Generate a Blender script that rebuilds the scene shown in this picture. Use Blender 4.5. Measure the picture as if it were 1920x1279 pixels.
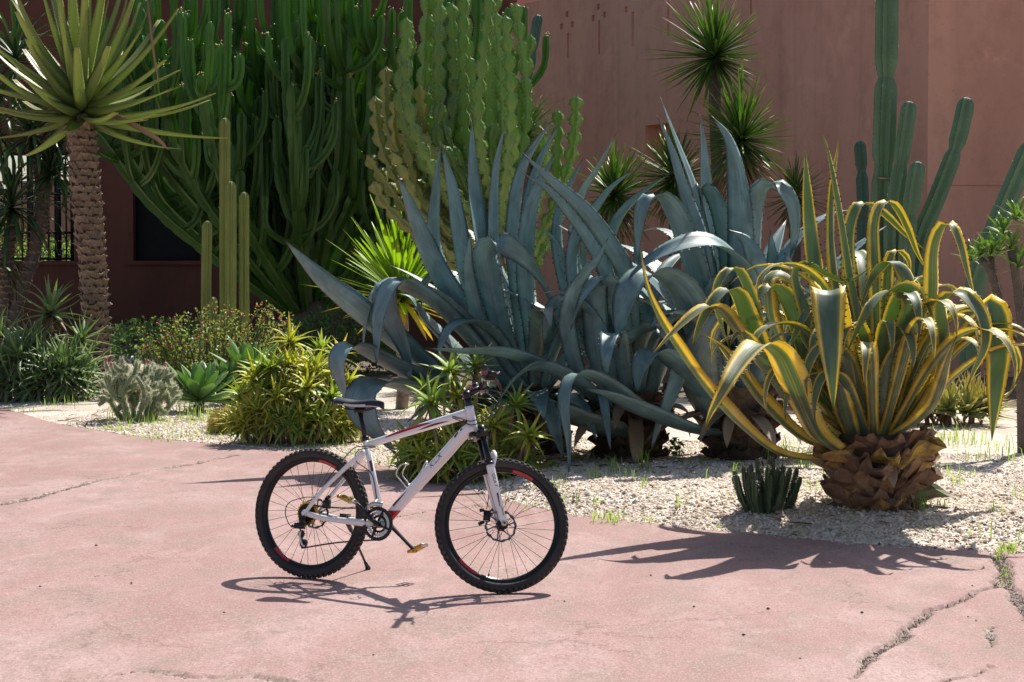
import bpy, math, random
import numpy as np
from mathutils import Vector, Matrix
random.seed(7); rng = np.random.default_rng(7)
R = math.radians
scn = bpy.context.scene
for o in list(bpy.data.objects): bpy.data.objects.remove(o)
COL = scn.collection

# ------------------------------------------------------------------ camera, sky, sun, exposure
CAM_H, LENS = 1.63, 70.0
FPX = LENS / 36.0 * 1920.0
PITCH = math.atan(143.0 / FPX)
cd = bpy.data.cameras.new('camera'); cam = bpy.data.objects.new('camera', cd); COL.objects.link(cam)
cam.location = (0, 0, CAM_H); cam.rotation_euler = (R(90) - PITCH, 0, 0)
cd.lens = LENS; cd.sensor_width = 36; cd.sensor_fit = 'HORIZONTAL'; cd.clip_end = 400; cd.clip_start = 0.1
scn.camera = cam
SUN_EL, SUN_AZ = 51.0, 25.5          # azimuth from +Y towards +X
w = bpy.data.worlds.new('World'); scn.world = w; w.use_nodes = True
nt = w.node_tree; nt.nodes.clear()
sky = nt.nodes.new('ShaderNodeTexSky'); sky.sky_type = 'NISHITA'; sky.sun_disc = False
sky.sun_elevation = R(SUN_EL); sky.sun_rotation = R(SUN_AZ); sky.air_density = 1.0; sky.dust_density = 2.0
bg = nt.nodes.new('ShaderNodeBackground'); bg.inputs[1].default_value = 0.09
wo = nt.nodes.new('ShaderNodeOutputWorld')
nt.links.new(sky.outputs[0], bg.inputs[0]); nt.links.new(bg.outputs[0], wo.inputs[0])
sl = bpy.data.lights.new('sun', 'SUN'); sl.energy = 5.0; sl.angle = R(0.55); sl.color = (1, 0.95, 0.87)
sun = bpy.data.objects.new('sun', sl); COL.objects.link(sun)
sd = Vector((math.sin(R(SUN_AZ)) * math.cos(R(SUN_EL)), math.cos(R(SUN_AZ)) * math.cos(R(SUN_EL)), math.sin(R(SUN_EL))))
sun.rotation_euler = (-sd).to_track_quat('-Z', 'Y').to_euler(); sun.location = sd * 60
vs = scn.view_settings; vs.view_transform = 'Standard'; vs.look = 'None'; vs.gamma = 1; vs.exposure = 0.42
vs.use_curve_mapping = False
scn.render.engine = 'CYCLES'; scn.render.resolution_x = 1024; scn.render.resolution_y = 682
scn.cycles.max_bounces = 6; scn.cycles.transparent_max_bounces = 6

# ------------------------------------------------------------------ geometry helpers
def at(px, py, Y):
    """world point at distance Y in front of the camera station that the photograph shows at px, py"""
    u = (px - 960) / FPX; v = (639.5 - py) / FPX
    c, s = math.cos(PITCH), math.sin(PITCH)
    k = Y / (c + v * s)
    return np.array([u * k, Y, CAM_H + (v * c - s) * k])
def ground(px, py, z=0.0):
    u = (px - 960) / FPX; v = (639.5 - py) / FPX
    c, s = math.cos(PITCH), math.sin(PITCH)
    k = (z - CAM_H) / (v * c - s)
    return np.array([u * k, (c + v * s) * k, z])
def ppm(Y): return FPX / Y
def nrm(a):
    a = np.asarray(a, float); return a / (np.linalg.norm(a, axis=-1, keepdims=True) + 1e-12)

class MB:
    def __init__(s): s.v = []; s.f = []; s.uv = []; s.mi = []; s.n = 0; s.has_uv = False
    def add(s, v, f, uv=None, mi=0):
        v = np.asarray(v, float).reshape(-1, 3); s.v.append(v)
        for q in f: s.f.append([i + s.n for i in q]); s.mi.append(mi)
        if uv is not None: s.has_uv = True; s.uv.append(np.asarray(uv, float))
        else: s.uv.append(np.zeros((len(v), 2)))
        s.n += len(v); return s
    def box(s, c, d, mi=0, rot=None):
        x, y, z = np.array(d) / 2.0
        v = np.array([[-x,-y,-z],[x,-y,-z],[x,y,-z],[-x,y,-z],[-x,-y,z],[x,-y,z],[x,y,z],[-x,y,z]])
        if rot is not None: v = v @ np.array(rot).T
        s.add(v + np.array(c), [[0,3,2,1],[4,5,6,7],[0,1,5,4],[1,2,6,5],[2,3,7,6],[3,0,4,7]], None, mi); return s
    def tube(s, path, r, n=8, cap=True, mi=0, ref=(0, -1, 0), squash=1.0, ang0=0.0):
        v, f, uv = tube_geo(path, r, n, cap, ref, squash, ang0); s.add(v, f, uv, mi); return s
    def xf(s, M):
        M = np.array(M); s.v = [v @ M[:3, :3].T + M[:3, 3] for v in s.v]; return s
    def build(s, name, mats, parent=None, smooth=True, **tags):
        me = bpy.data.meshes.new(name)
        V = np.concatenate(s.v) if s.v else np.zeros((0, 3))
        me.from_pydata(V.tolist(), [], s.f)
        if not isinstance(mats, (list, tuple)): mats = [mats]
        for m in mats: me.materials.append(m)
        me.polygons.foreach_set('material_index', s.mi)
        me.polygons.foreach_set('use_smooth', [smooth] * len(s.f))
        if s.has_uv:
            UV = np.concatenate(s.uv); l = me.uv_layers.new(name='UVMap')
            li = np.zeros(len(me.loops), int); me.loops.foreach_get('vertex_index', li)
            l.data.foreach_set('uv', UV[li].ravel())
        me.update()
        return put(name, me, parent, **tags)
def put(name, me, parent=None, **tags):
    o = bpy.data.objects.new(name, me); COL.objects.link(o)
    if parent is not None: o.parent = parent
    for k, v in tags.items(): o[k] = v
    return o
def thing(name, loc, label, cat, group=None, rot=(0, 0, 0)):
    o = bpy.data.objects.new(name, None); COL.objects.link(o); o.location = loc; o.rotation_euler = rot
    o.empty_display_size = 0.1
    o['label'] = label; o['category'] = cat
    if group: o['group'] = group
    return o
def frames(P, ref):
    P = np.asarray(P, float); T = np.gradient(P, axis=0); T = nrm(T)
    S = np.zeros_like(P); r0 = np.array(ref, float)
    s0 = r0 - T[0] * (r0 @ T[0])
    if np.linalg.norm(s0) < 1e-3: r0 = np.array([1., .2, .1]); s0 = r0 - T[0] * (r0 @ T[0])
    S[0] = nrm(s0)
    for i in range(1, len(P)):
        q = S[i-1] - T[i] * (S[i-1] @ T[i]); S[i] = nrm(q)
    return T, S, np.cross(T, S)
def tube_geo(path, r, n=8, cap=True, ref=(0, -1, 0), squash=1.0, ang0=0.0):
    P = np.asarray(path, float); m = len(P)
    r = np.broadcast_to(np.asarray(r, float), (m,))
    T, S, B = frames(P, ref)
    a = np.arange(n) * 2 * np.pi / n + ang0
    ring = np.cos(a)[None, :, None] * S[:, None] + squash * np.sin(a)[None, :, None] * B[:, None]
    V = (P[:, None] + r[:, None, None] * ring).reshape(-1, 3)
    uv = np.stack([np.tile(np.arange(n) / n, m), np.repeat(np.linspace(0, 1, m), n)], 1)
    F = [[i*n+j, i*n+(j+1) % n, (i+1)*n+(j+1) % n, (i+1)*n+j] for i in range(m-1) for j in range(n)]
    if cap: F += [list(range(n))[::-1], [(m-1)*n+j for j in range(n)]]
    return V, F, uv
def crom(pts, n):
    """Catmull-Rom through pts, n stations evenly spaced along the curve"""
    P = np.asarray(pts, float)
    if len(P) == 2: return P[0] + (P[1] - P[0]) * np.linspace(0, 1, n)[:, None]
    E = np.vstack([2*P[0]-P[1], P, 2*P[-1]-P[-2]]); out = []
    for i in range(1, len(E)-2):
        t = np.linspace(0, 1, 14, endpoint=(i == len(E)-3))[:, None]
        p0, p1, p2, p3 = E[i-1], E[i], E[i+1], E[i+2]
        out.append(.5*((2*p1)+(-p0+p2)*t+(2*p0-5*p1+4*p2-p3)*t**2+(-p0+3*p1-3*p2+p3)*t**3))
    Q = np.concatenate(out); d = np.r_[0, np.cumsum(np.linalg.norm(np.diff(Q, axis=0), axis=1))]
    s = np.linspace(0, d[-1], n)
    return np.stack([np.interp(s, d, Q[:, k]) for k in range(3)], 1)
def hash2(ix, iy, s=0):
    h = np.sin(ix * 127.1 + iy * 311.7 + s * 74.7) * 43758.5453
    return h - np.floor(h)
def vnoise(x, y, s=0):
    ix, iy = np.floor(x), np.floor(y); fx, fy = x - ix, y - iy
    fx = fx*fx*(3-2*fx); fy = fy*fy*(3-2*fy)
    a = hash2(ix, iy, s); b = hash2(ix+1, iy, s); c = hash2(ix, iy+1, s); d = hash2(ix+1, iy+1, s)
    return a + (b-a)*fx + (c-a)*fy + (a-b-c+d)*fx*fy
def fbm(x, y, s=0, o=4):
    t = 0; a = .5
    for k in range(o): t = t + a * (vnoise(x*2**k, y*2**k, s+k) - .5) * 2; a *= .5
    return t

# ------------------------------------------------------------------ materials
def newmat(name):
    m = bpy.data.materials.new(name); m.use_nodes = True; t = m.node_tree; t.nodes.clear()
    out = t.nodes.new('ShaderNodeOutputMaterial'); b = t.nodes.new('ShaderNodeBsdfPrincipled')
    t.links.new(b.outputs[0], out.inputs[0]); return m, t, b, out
def nd(t, typ, **kw):
    n = t.nodes.new(typ)
    for k, v in kw.items(): setattr(n, k, v)
    return n
def noise(t, scale, detail=4, rough=.6, vec=None, dist=0):
    n = nd(t, 'ShaderNodeTexNoise'); n.inputs['Scale'].default_value = scale; n.inputs['Detail'].default_value = detail
    n.inputs['Roughness'].default_value = rough; n.inputs['Distortion'].default_value = dist
    if vec: t.links.new(vec, n.inputs['Vector'])
    return n
def ramp(t, fac, stops):
    r = nd(t, 'ShaderNodeValToRGB'); e = r.color_ramp.elements
    while len(e) < len(stops): e.new(0.5)
    for k, (p, c) in enumerate(stops):
        e[k].position = p; e[k].color = (*c, 1) if len(c) == 3 else c
    t.links.new(fac, r.inputs[0]); return r
def mixc(t, fac, a, b, mode='MIX'):
    m = nd(t, 'ShaderNodeMix'); m.data_type = 'RGBA'; m.blend_type = mode
    for sock, val in ((m.inputs[0], fac), (m.inputs[6], a), (m.inputs[7], b)):
        if hasattr(val, 'is_linked') or hasattr(val, 'links'): t.links.new(val, sock)
        elif isinstance(val, tuple): sock.default_value = (*val, 1)
        else: sock.default_value = val
    return m.outputs[2]
def math_n(t, op, a, b=None, clamp=False):
    m = nd(t, 'ShaderNodeMath'); m.operation = op; m.use_clamp = clamp
    for i, val in enumerate((a, b)):
        if val is None: continue
        if hasattr(val, 'links'): t.links.new(val, m.inputs[i])
        else: m.inputs[i].default_value = val
    return m.outputs[0]
def coords(t, kind='Object'):
    return nd(t, 'ShaderNodeTexCoord').outputs[kind]
def bump(t, b, h, strength, dist):
    n = nd(t, 'ShaderNodeBump'); n.inputs['Strength'].default_value = strength; n.inputs['Distance'].default_value = dist
    t.links.new(h, n.inputs['Height']); t.links.new(n.outputs[0], b.inputs['Normal']); return n
def add_trans(t, b, out, col, fac):
    tr = nd(t, 'ShaderNodeBsdfTranslucent'); mx = nd(t, 'ShaderNodeMixShader'); mx.inputs[0].default_value = fac
    if isinstance(col, tuple): tr.inputs[0].default_value = (*col, 1)
    else: t.links.new(col, tr.inputs[0])
    t.links.new(b.outputs[0], mx.inputs[1]); t.links.new(tr.outputs[0], mx.inputs[2]); t.links.new(mx.outputs[0], out.inputs[0])
def simple(name, c1, c2=None, scale=8, rough=.6, metal=0, bs=0, bd=.005, trans=0, tcol=None, coat=0, spec=.5, rnd=0, bscale=None):
    m, t, b, out = newmat(name)
    oc = coords(t)
    n = noise(t, scale, 5, .6, oc)
    c2 = c2 or tuple(x * .75 for x in c1)
    r = ramp(t, n.outputs[0], [(.3, c2), (.7, c1)]); col = r.outputs[0]
    if rnd:
        oi = nd(t, 'ShaderNodeObjectInfo'); hs = nd(t, 'ShaderNodeHueSaturation')
        v = math_n(t, 'MULTIPLY_ADD', oi.outputs['Random'], rnd * 2); 
        v.node.inputs[2].default_value = 1 - rnd
        t.links.new(v, hs.inputs['Value']); t.links.new(col, hs.inputs['Color']); col = hs.outputs[0]
    t.links.new(col, b.inputs['Base Color'])
    b.inputs['Roughness'].default_value = rough; b.inputs['Metallic'].default_value = metal
    b.inputs['Coat Weight'].default_value = coat; b.inputs['Specular IOR Level'].default_value = spec
    if bs: bump(t, b, noise(t, bscale or scale * 4, 5, .65, oc).outputs[0], bs, bd)
    if trans: add_trans(t, b, out, tcol or c1, trans)
    return m

def mat_agave(name, stripes=False):
    m, t, b, out = newmat(name)
    uv = coords(t, 'UV'); oc = coords(t)
    sx = nd(t, 'ShaderNodeSeparateXYZ'); t.links.new(uv, sx.inputs[0])
    mp = nd(t, 'ShaderNodeMapping'); mp.inputs['Scale'].default_value = (9, 1.2, 1); t.links.new(uv, mp.inputs[0])
    oi = nd(t, 'ShaderNodeObjectInfo')
    off = nd(t, 'ShaderNodeVectorMath'); off.operation = 'ADD'; t.links.new(mp.outputs[0], off.inputs[0]); t.links.new(oi.outputs['Random'], off.inputs[1])
    lines = noise(t, 3.0, 5, .65, off.outputs[0], .2)
    cloud = noise(t, 5, 3, .55, oc)
    e = math_n(t, 'MULTIPLY', math_n(t, 'ABSOLUTE', math_n(t, 'SUBTRACT', sx.outputs[0], .5)), 2.0)
    if not stripes:
        base = ramp(t, lines.outputs[0], [(.3, (.10, .185, .195)), (.55, (.175, .285, .295)), (.75, (.28, .395, .40))]).outputs[0]
        base = mixc(t, math_n(t, 'MULTIPLY', ramp(t, cloud.outputs[0], [(.45, (0,0,0)), (.7, (1,1,1))]).outputs[0], .3), base, (.20, .27, .22))
        brown = (.10, .06, .035)
        edge = ramp(t, e, [(.93, (0,0,0)), (.985, (.75,.75,.75))]).outputs[0]
        base = mixc(t, edge, base, (.13, .095, .06))
        # older leaves are browner
        old = ramp(t, oi.outputs['Random'], [(.86, (0,0,0)), (.97, (.5,.5,.5))]).outputs[0]
        base = mixc(t, old, base, (.23, .215, .14)); tcol = (.34, .55, .46); tf = .16
    else:
        en = math_n(t, 'ADD', e, math_n(t, 'MULTIPLY', math_n(t, 'SUBTRACT', lines.outputs[0], .5), .10))
        en = math_n(t, 'ADD', en, math_n(t, 'MULTIPLY', math_n(t, 'SUBTRACT', oi.outputs['Random'], .42), .34))
        green = ramp(t, lines.outputs[0], [(.3, (.12, .19, .13)), (.6, (.20, .275, .205)), (.75, (.32, .38, .26))]).outputs[0]
        yel = ramp(t, cloud.outputs[0], [(.3, (.84, .62, .09)), (.6, (.88, .73, .22)), (.8, (.88, .81, .50))]).outputs[0]
        k = ramp(t, en, [(.56, (0,0,0)), (.60, (.25,.25,.25)), (.66, (.25,.25,.25)), (.70, (1,1,1))]).outputs[0]
        # a second pale stripe inside some leaves
        st = ramp(t, en, [(.20, (0,0,0)), (.23, (.55,.55,.55)), (.29, (.55,.55,.55)), (.32, (0,0,0))]).outputs[0]
        gate = ramp(t, oi.outputs['Random'], [(.55, (0,0,0)), (.62, (1,1,1))]).outputs[0]
        base = mixc(t, k, green, yel)
        base = mixc(t, math_n(t, 'MULTIPLY', st, gate), base, yel)
        tcol = mixc(t, k, (.26, .38, .10), (1.0, .80, .06)); tf = .46
    tip = ramp(t, sx.outputs[1], [(.955, (0,0,0)), (.985, (1,1,1))]).outputs[0]
    base = mixc(t, tip, base, (.07, .035, .02))
    spots = ramp(t, noise(t, 60, 2, .5, oc).outputs[0], [(.70, (0,0,0)), (.76, (.6,.6,.6))]).outputs[0]
    base = mixc(t, spots, base, (.10, .085, .06))
    mb_ = nd(t, 'ShaderNodeMapping'); mb_.inputs['Scale'].default_value = (1.1, 7.5, 1); t.links.new(uv, mb_.inputs[0])
    ob_ = nd(t, 'ShaderNodeVectorMath'); ob_.operation = 'ADD'; t.links.new(mb_.outputs[0], ob_.inputs[0]); sc_ = math_n(t, 'MULTIPLY', oi.outputs['Random'], 37.0); t.links.new(sc_, ob_.inputs[1])
    band = noise(t, 1.4, 4, .55, ob_.outputs[0], .6)
    hv_ = nd(t, 'ShaderNodeHueSaturation'); t.links.new(ramp(t, band.outputs[0], [(.30, (.62,.62,.62)), (.5, (1,1,1)), (.68, (1.28,1.28,1.28))]).outputs[0], hv_.inputs['Value']); t.links.new(base, hv_.inputs['Color']); base = hv_.outputs[0]
    scar = noise(t, 13, 6, .75, oc, 1.0)
    base = mixc(t, ramp(t, scar.outputs[0], [(.655, (0,0,0)), (.70, (.75,.75,.75))]).outputs[0], base, (.16, .12, .075))
    t.links.new(base, b.inputs['Base Color']); b.inputs['Roughness'].default_value = .46
    b.inputs['Specular IOR Level'].default_value = .45
    bump(t, b, lines.outputs[0], .18, .006)
    add_trans(t, b, out, tcol, tf)
    return m
M = {}
M['blue'] = mat_agave('agave_blue'); M['varieg'] = mat_agave('agave_variegated', True)
M['tooth'] = simple('agave_tooth', (.12, .06, .03), rough=.5)

def mat_leaf(name, c_base, c_mid, c_tip, tcol, tf=.3, rough=.4, var=.15):
    """succulent or strap leaf; colour runs along the UV length"""
    m, t, b, out = newmat(name)
    uv = coords(t, 'UV'); sx = nd(t, 'ShaderNodeSeparateXYZ'); t.links.new(uv, sx.inputs[0])
    n = noise(t, 9, 3, .6, coords(t))
    v = math_n(t, 'ADD', sx.outputs[1], math_n(t, 'MULTIPLY', math_n(t, 'SUBTRACT', n.outputs[0], .5), .35))
    col = ramp(t, v, [(.05, c_base), (.5, c_mid), (.98, c_tip)]).outputs[0]
    g = nd(t, 'ShaderNodeNewGeometry'); hs = nd(t, 'ShaderNodeHueSaturation')
    vv = math_n(t, 'MULTIPLY_ADD', g.outputs['Random Per Island'], var * 2); vv.node.inputs[2].default_value = 1 - var
    t.links.new(vv, hs.inputs['Value']); t.links.new(col, hs.inputs['Color'])
    t.links.new(hs.outputs[0], b.inputs['Base Color']); b.inputs['Roughness'].default_value = rough
    if tf: add_trans(t, b, out, tcol, tf)
    return m
M['aloe_yellow'] = mat_leaf('aloe_yellow', (.40, .48, .10), (.56, .62, .12), (.66, .46, .13), (.97, .97, .15), .5, .5)
M['aloe_green'] = mat_leaf('aloe_green', (.24, .36, .09), (.34, .48, .13), (.46, .44, .15), (.80, .95, .18), .46, .5)
M['aloe_grey'] = mat_leaf('aloe_grey', (.18, .26, .11), (.25, .35, .17), (.32, .36, .17), (.52, .74, .22), .38, .5)
M['aloe_red'] = mat_leaf('aloe_red', (.36, .44, .17), (.42, .45, .17), (.52, .24, .12), (.80, .76, .22), .42, .5)
M['tree_aloe'] = mat_leaf('tree_aloe_leaf', (.19, .25, .075), (.22, .28, .09), (.29, .27, .11), (.52, .64, .13), .3, .45, .12)
M['yucca'] = mat_leaf('yucca_leaf', (.13, .18, .04), (.09, .18, .045), (.28, .27, .06), (.30, .55, .08), .42, .35)
M['yucca_bright'] = mat_leaf('yucca_bright', (.30, .36, .06), (.22, .34, .05), (.26, .34, .06), (.70, .92, .08), .55, .4)
M['dead_leaf'] = mat_leaf('dead_leaf', (.20, .12, .07), (.30, .20, .12), (.36, .26, .17), (.45, .3, .16), .2, .7)
M['old_yellow'] = mat_leaf('old_yellow', (.48, .48, .07), (.60, .52, .07), (.55, .34, .07), (.97, .85, .09), .48, .5)
M['strap'] = mat_leaf('strap_leaf', (.05, .10, .035), (.06, .125, .045), (.10, .14, .04), (.20, .40, .08), .3, .35)
M['attenuata'] = mat_leaf('soft_agave_leaf', (.17, .27, .08), (.15, .28, .10), (.20, .31, .12), (.42, .66, .14), .36, .5)
M['grass'] = mat_leaf('grass_blade', (.15, .26, .05), (.18, .32, .05), (.34, .37, .10), (.5, .7, .1), .45, .5, .3)
M['dry_grass'] = mat_leaf('dry_grass', (.30, .28, .07), (.40, .36, .09), (.48, .40, .15), (.7, .6, .15), .42, .6, .25)
M['shrub_leaf'] = mat_leaf('shrub_leaf', (.08, .14, .03), (.12, .19, .04), (.16, .23, .05), (.42, .52, .08), .38, .45, .4)
M['weed'] = mat_leaf('weed_leaf', (.07, .18, .03), (.10, .26, .04), (.11, .27, .04), (.35, .75, .08), .42, .45)
M['pachy'] = mat_leaf('pachypodium_leaf', (.20, .28, .07), (.16, .28, .07), (.18, .30, .09), (.55, .78, .15), .4, .35)
M['flower'] = simple('red_flower', (.75, .03, .06), (.6, .02, .04), rough=.5, trans=.2, tcol=(.8, .05, .05))
M['pink_flower'] = simple('pink_fruit', (.55, .16, .17), (.45, .1, .12), rough=.6)
M['yellow_flower'] = simple('yellow_flower', (.35, .33, .05), (.25, .25, .04), rough=.6)
M['cereus'] = simple('cereus_skin', (.125, .215, .115), (.09, .165, .09), 4, .5, bs=.15, trans=.0)
M['cereus_dark'] = simple('cereus_dark_skin', (.085, .17, .12), (.06, .125, .09), 4, .5, bs=.15)
M['column'] = simple('pale_column_skin', (.26, .29, .075), (.19, .23, .055), 3, .5, bs=.15)
M['euph'] = simple('candelabra_skin', (.082, .175, .034), (.042, .105, .021), 1.2, .42, bs=.1, trans=.22, tcol=(.38, .75, .07))
M['euph_bead'] = simple('beaded_skin', (.17, .27, .075), (.115, .205, .05), 3, .45, bs=.1, trans=.26, tcol=(.42, .68, .1))
M['euph_old'] = simple('beaded_old_skin', (.25, .285, .085), (.18, .22, .06), 4, .5, bs=.15, trans=.2, tcol=(.55, .55, .1))
M['spine'] = simple('pale_spine', (.55, .5, .4), rough=.6)
M['spine_dark'] = simple('grey_spine', (.25, .22, .17), rough=.6)
M['bark'] = simple('grey_bark', (.16, .125, .10), (.09, .07, .055), 14, .9, bs=.7, bd=.02)
M['scar'] = simple('leaf_scar', (.37, .265, .185), (.13, .085, .058), 9, .65, bs=.5, bd=.01, rnd=.28)
M['trunk_core'] = simple('trunk_core', (.10, .06, .04), (.05, .03, .02), 9, .9, bs=.5, bd=.02)
M['chol'] = simple('cholla_skin', (.16, .24, .12), (.10, .16, .08), 12, .7)
M['chol_spine'] = simple('cholla_spine', (.62, .60, .44), (.5, .48, .33), rough=.6, trans=.4, tcol=(.85, .82, .6))
M['dark_cactus'] = simple('dark_clump_skin', (.06, .11, .04), (.035, .07, .026), 20, .55, bs=.2)

def mat_leafbase():
    m, t, b, out = newmat('leaf_base_husk')
    oc = coords(t); oi = nd(t, 'ShaderNodeObjectInfo')
    pal = ramp(t, oi.outputs['Random'], [(.0, (.24, .13, .07)), (.30, (.36, .21, .10)), (.55, (.52, .31, .09)), (.70, (.24, .15, .10)), (.86, (.60, .40, .09)), (.96, (.15, .22, .08))])
    pal.color_ramp.interpolation = 'CONSTANT'
    n = noise(t, 16, 5, .65, oc)
    c = mixc(t, ramp(t, n.outputs[0], [(.40, (0,0,0)), (.66, (.9,.9,.9))]).outputs[0], pal.outputs[0], (.13, .075, .05))
    t.links.new(c, b.inputs['Base Color']); b.inputs['Roughness'].default_value = .75
    bump(t, b, noise(t, 30, 5, .6, oc).outputs[0], .6, .01); return m
M['husk'] = mat_leafbase()
M['husk_dark'] = simple('dark_husk', (.11, .07, .045), (.05, .032, .022), 12, .85, bs=.6, bd=.012, rnd=.25)

def mat_wall(name, c1, c2, c3):
    m, t, b, out = newmat(name)
    oc = coords(t)
    mp = nd(t, 'ShaderNodeMapping'); mp.inputs['Scale'].default_value = (1, 1, .22); t.links.new(oc, mp.inputs[0])
    big = noise(t, .55, 6, .6, mp.outputs[0], .4); med = noise(t, 2.6, 7, .7, oc); fine = noise(t, 60, 4, .7, oc)
    c = ramp(t, big.outputs[0], [(.3, c2), (.5, c1), (.72, c3)]).outputs[0]
    c = mixc(t, ramp(t, med.outputs[0], [(.5, (0,0,0)), (.75, (.45,.45,.45))]).outputs[0], c, tuple(x * .68 for x in c2))
    c = mixc(t, ramp(t, noise(t, 18, 3, .5, oc).outputs[0], [(.68, (0,0,0)), (.78, (.6,.6,.6))]).outputs[0], c, tuple(x * .6 for x in c2))
    ms = nd(t, 'ShaderNodeMapping'); ms.inputs['Scale'].default_value = (3.2, 3.2, .16); t.links.new(oc, ms.inputs[0]); stk = noise(t, 1.5, 6, .65, ms.outputs[0], .3)
    c = mixc(t, ramp(t, stk.outputs[0], [(.54, (0,0,0)), (.74, (.28,.28,.28))]).outputs[0], c, tuple(x * .66 for x in c2))
    c = mixc(t, ramp(t, noise(t, .9, 8, .7, oc, 1.0).outputs[0], [(.56, (0,0,0)), (.7, (.5,.5,.5))]).outputs[0], c, tuple(min(1, x * 1.2) for x in c3))
    t.links.new(c, b.inputs['Base Color']); b.inputs['Roughness'].default_value = .92; b.inputs['Specular IOR Level'].default_value = .2
    bump(t, b, mixc(t, .5, fine.outputs[0], med.outputs[0]), .35, .02); return m
M['wall'] = mat_wall('terracotta_plaster', (.72, .37, .265), (.60, .30, .215), (.79, .43, .31))
M['wall_shaded'] = mat_wall('shade_darkened_plaster', (.145, .06, .042), (.11, .046, .034), (.17, .072, .05))  # terracotta plaster with the tree canopy's shade put into its colour
M['wall_far'] = mat_wall('rose_plaster', (.78, .38, .31), (.7, .34, .27), (.82, .42, .34))
M['wall_pale'] = mat_wall('pale_plaster', (.42, .31, .25), (.36, .27, .2), (.46, .35, .28))
M['iron'] = simple('wrought_iron', (.012, .012, .013), rough=.5, metal=.3)
M['glass_dark'] = simple('dark_pane', (.012, .013, .015), rough=.5, spec=.1)

def mat_path():
    m, t, b, out = newmat('pink_concrete')
    oc = coords(t)
    mp = nd(t, 'ShaderNodeMapping'); mp.inputs['Scale'].default_value = (1.25, .62, 1); t.links.new(oc, mp.inputs[0])
    big = noise(t, .7, 5, .6, mp.outputs[0], .5); med = noise(t, 2.4, 8, .74, mp.outputs[0], .4); fine = noise(t, 110, 3, .7, oc)
    c = ramp(t, big.outputs[0], [(.34, (.295, .155, .142)), (.5, (.365, .213, .198)), (.64, (.43, .290, .273))]).outputs[0]
    c = mixc(t, ramp(t, med.outputs[0], [(.47, (0,0,0)), (.60, (.9,.9,.9))]).outputs[0], c, (.285, .198, .168))
    pale = noise(t, 1.6, 9, .78, mp.outputs[0], .8)
    c = mixc(t, ramp(t, pale.outputs[0], [(.50, (0,0,0)), (.66, (.75,.75,.75))]).outputs[0], c, (.475, .335, .318))
    scr = noise(t, 9, 8, .82, mp.outputs[0], 1.2)
    c = mixc(t, ramp(t, scr.outputs[0], [(.54, (0,0,0)), (.63, (.85,.85,.85))]).outputs[0], c, (.235, .155, .128))
    spk = noise(t, 60, 4, .88, mp.outputs[0], .3)
    c = mixc(t, ramp(t, spk.outputs[0], [(.50, (0,0,0)), (.58, (.8,.8,.8))]).outputs[0], c, (.25, .16, .138))
    c = mixc(t, ramp(t, noise(t, 80, 3, .85, mp.outputs[0], .3).outputs[0], [(.53, (0,0,0)), (.62, (.7,.7,.7))]).outputs[0], c, (.51, .375, .355))
    c = mixc(t, ramp(t, noise(t, 22, 6, .88, mp.outputs[0], 1.4).outputs[0], [(.60, (0,0,0)), (.67, (.8,.8,.8))]).outputs[0], c, (.19, .115, .095))
    vw = nd(t, 'ShaderNodeVectorMath'); vw.operation = 'ADD'; t.links.new(oc, vw.inputs[0])
    wn = noise(t, 2.2, 6, .75, oc); sc2 = nd(t, 'ShaderNodeVectorMath'); sc2.operation = 'SCALE'; sc2.inputs['Scale'].default_value = .7; t.links.new(wn.outputs['Color'], sc2.inputs[0]); t.links.new(sc2.outputs[0], vw.inputs[1])
    vo = nd(t, 'ShaderNodeTexVoronoi'); vo.feature = 'DISTANCE_TO_EDGE'; vo.inputs['Scale'].default_value = .55; t.links.new(vw.outputs[0], vo.inputs['Vector'])
    hair = math_n(t, 'MULTIPLY', ramp(t, vo.outputs['Distance'], [(.0, (1,1,1)), (.006, (0,0,0))]).outputs[0], ramp(t, noise(t, .9, 3, .6, oc).outputs[0], [(.47, (0,0,0)), (.56, (.8,.8,.8))]).outputs[0])
    c = mixc(t, hair, c, (.15, .085, .07))
    at_ = nd(t, 'ShaderNodeAttribute'); at_.attribute_name = 'broken'
    vor = nd(t, 'ShaderNodeTexVoronoi'); vor.inputs['Scale'].default_value = 60; t.links.new(oc, vor.inputs['Vector'])
    rub = ramp(t, vor.outputs['Color'], [(.2, (.16, .12, .09)), (.5, (.30, .235, .19)), (.85, (.50, .42, .36))]).outputs[0]
    c = mixc(t, at_.outputs['Fac'], c, rub)
    t.links.new(c, b.inputs['Base Color']); b.inputs['Roughness'].default_value = .85; b.inputs['Specular IOR Level'].default_value = .3
    h = mixc(t, .5, spk.outputs[0], scr.outputs[0]); bump(t, b, h, .5, .008); return m
M['path'] = mat_path()
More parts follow.
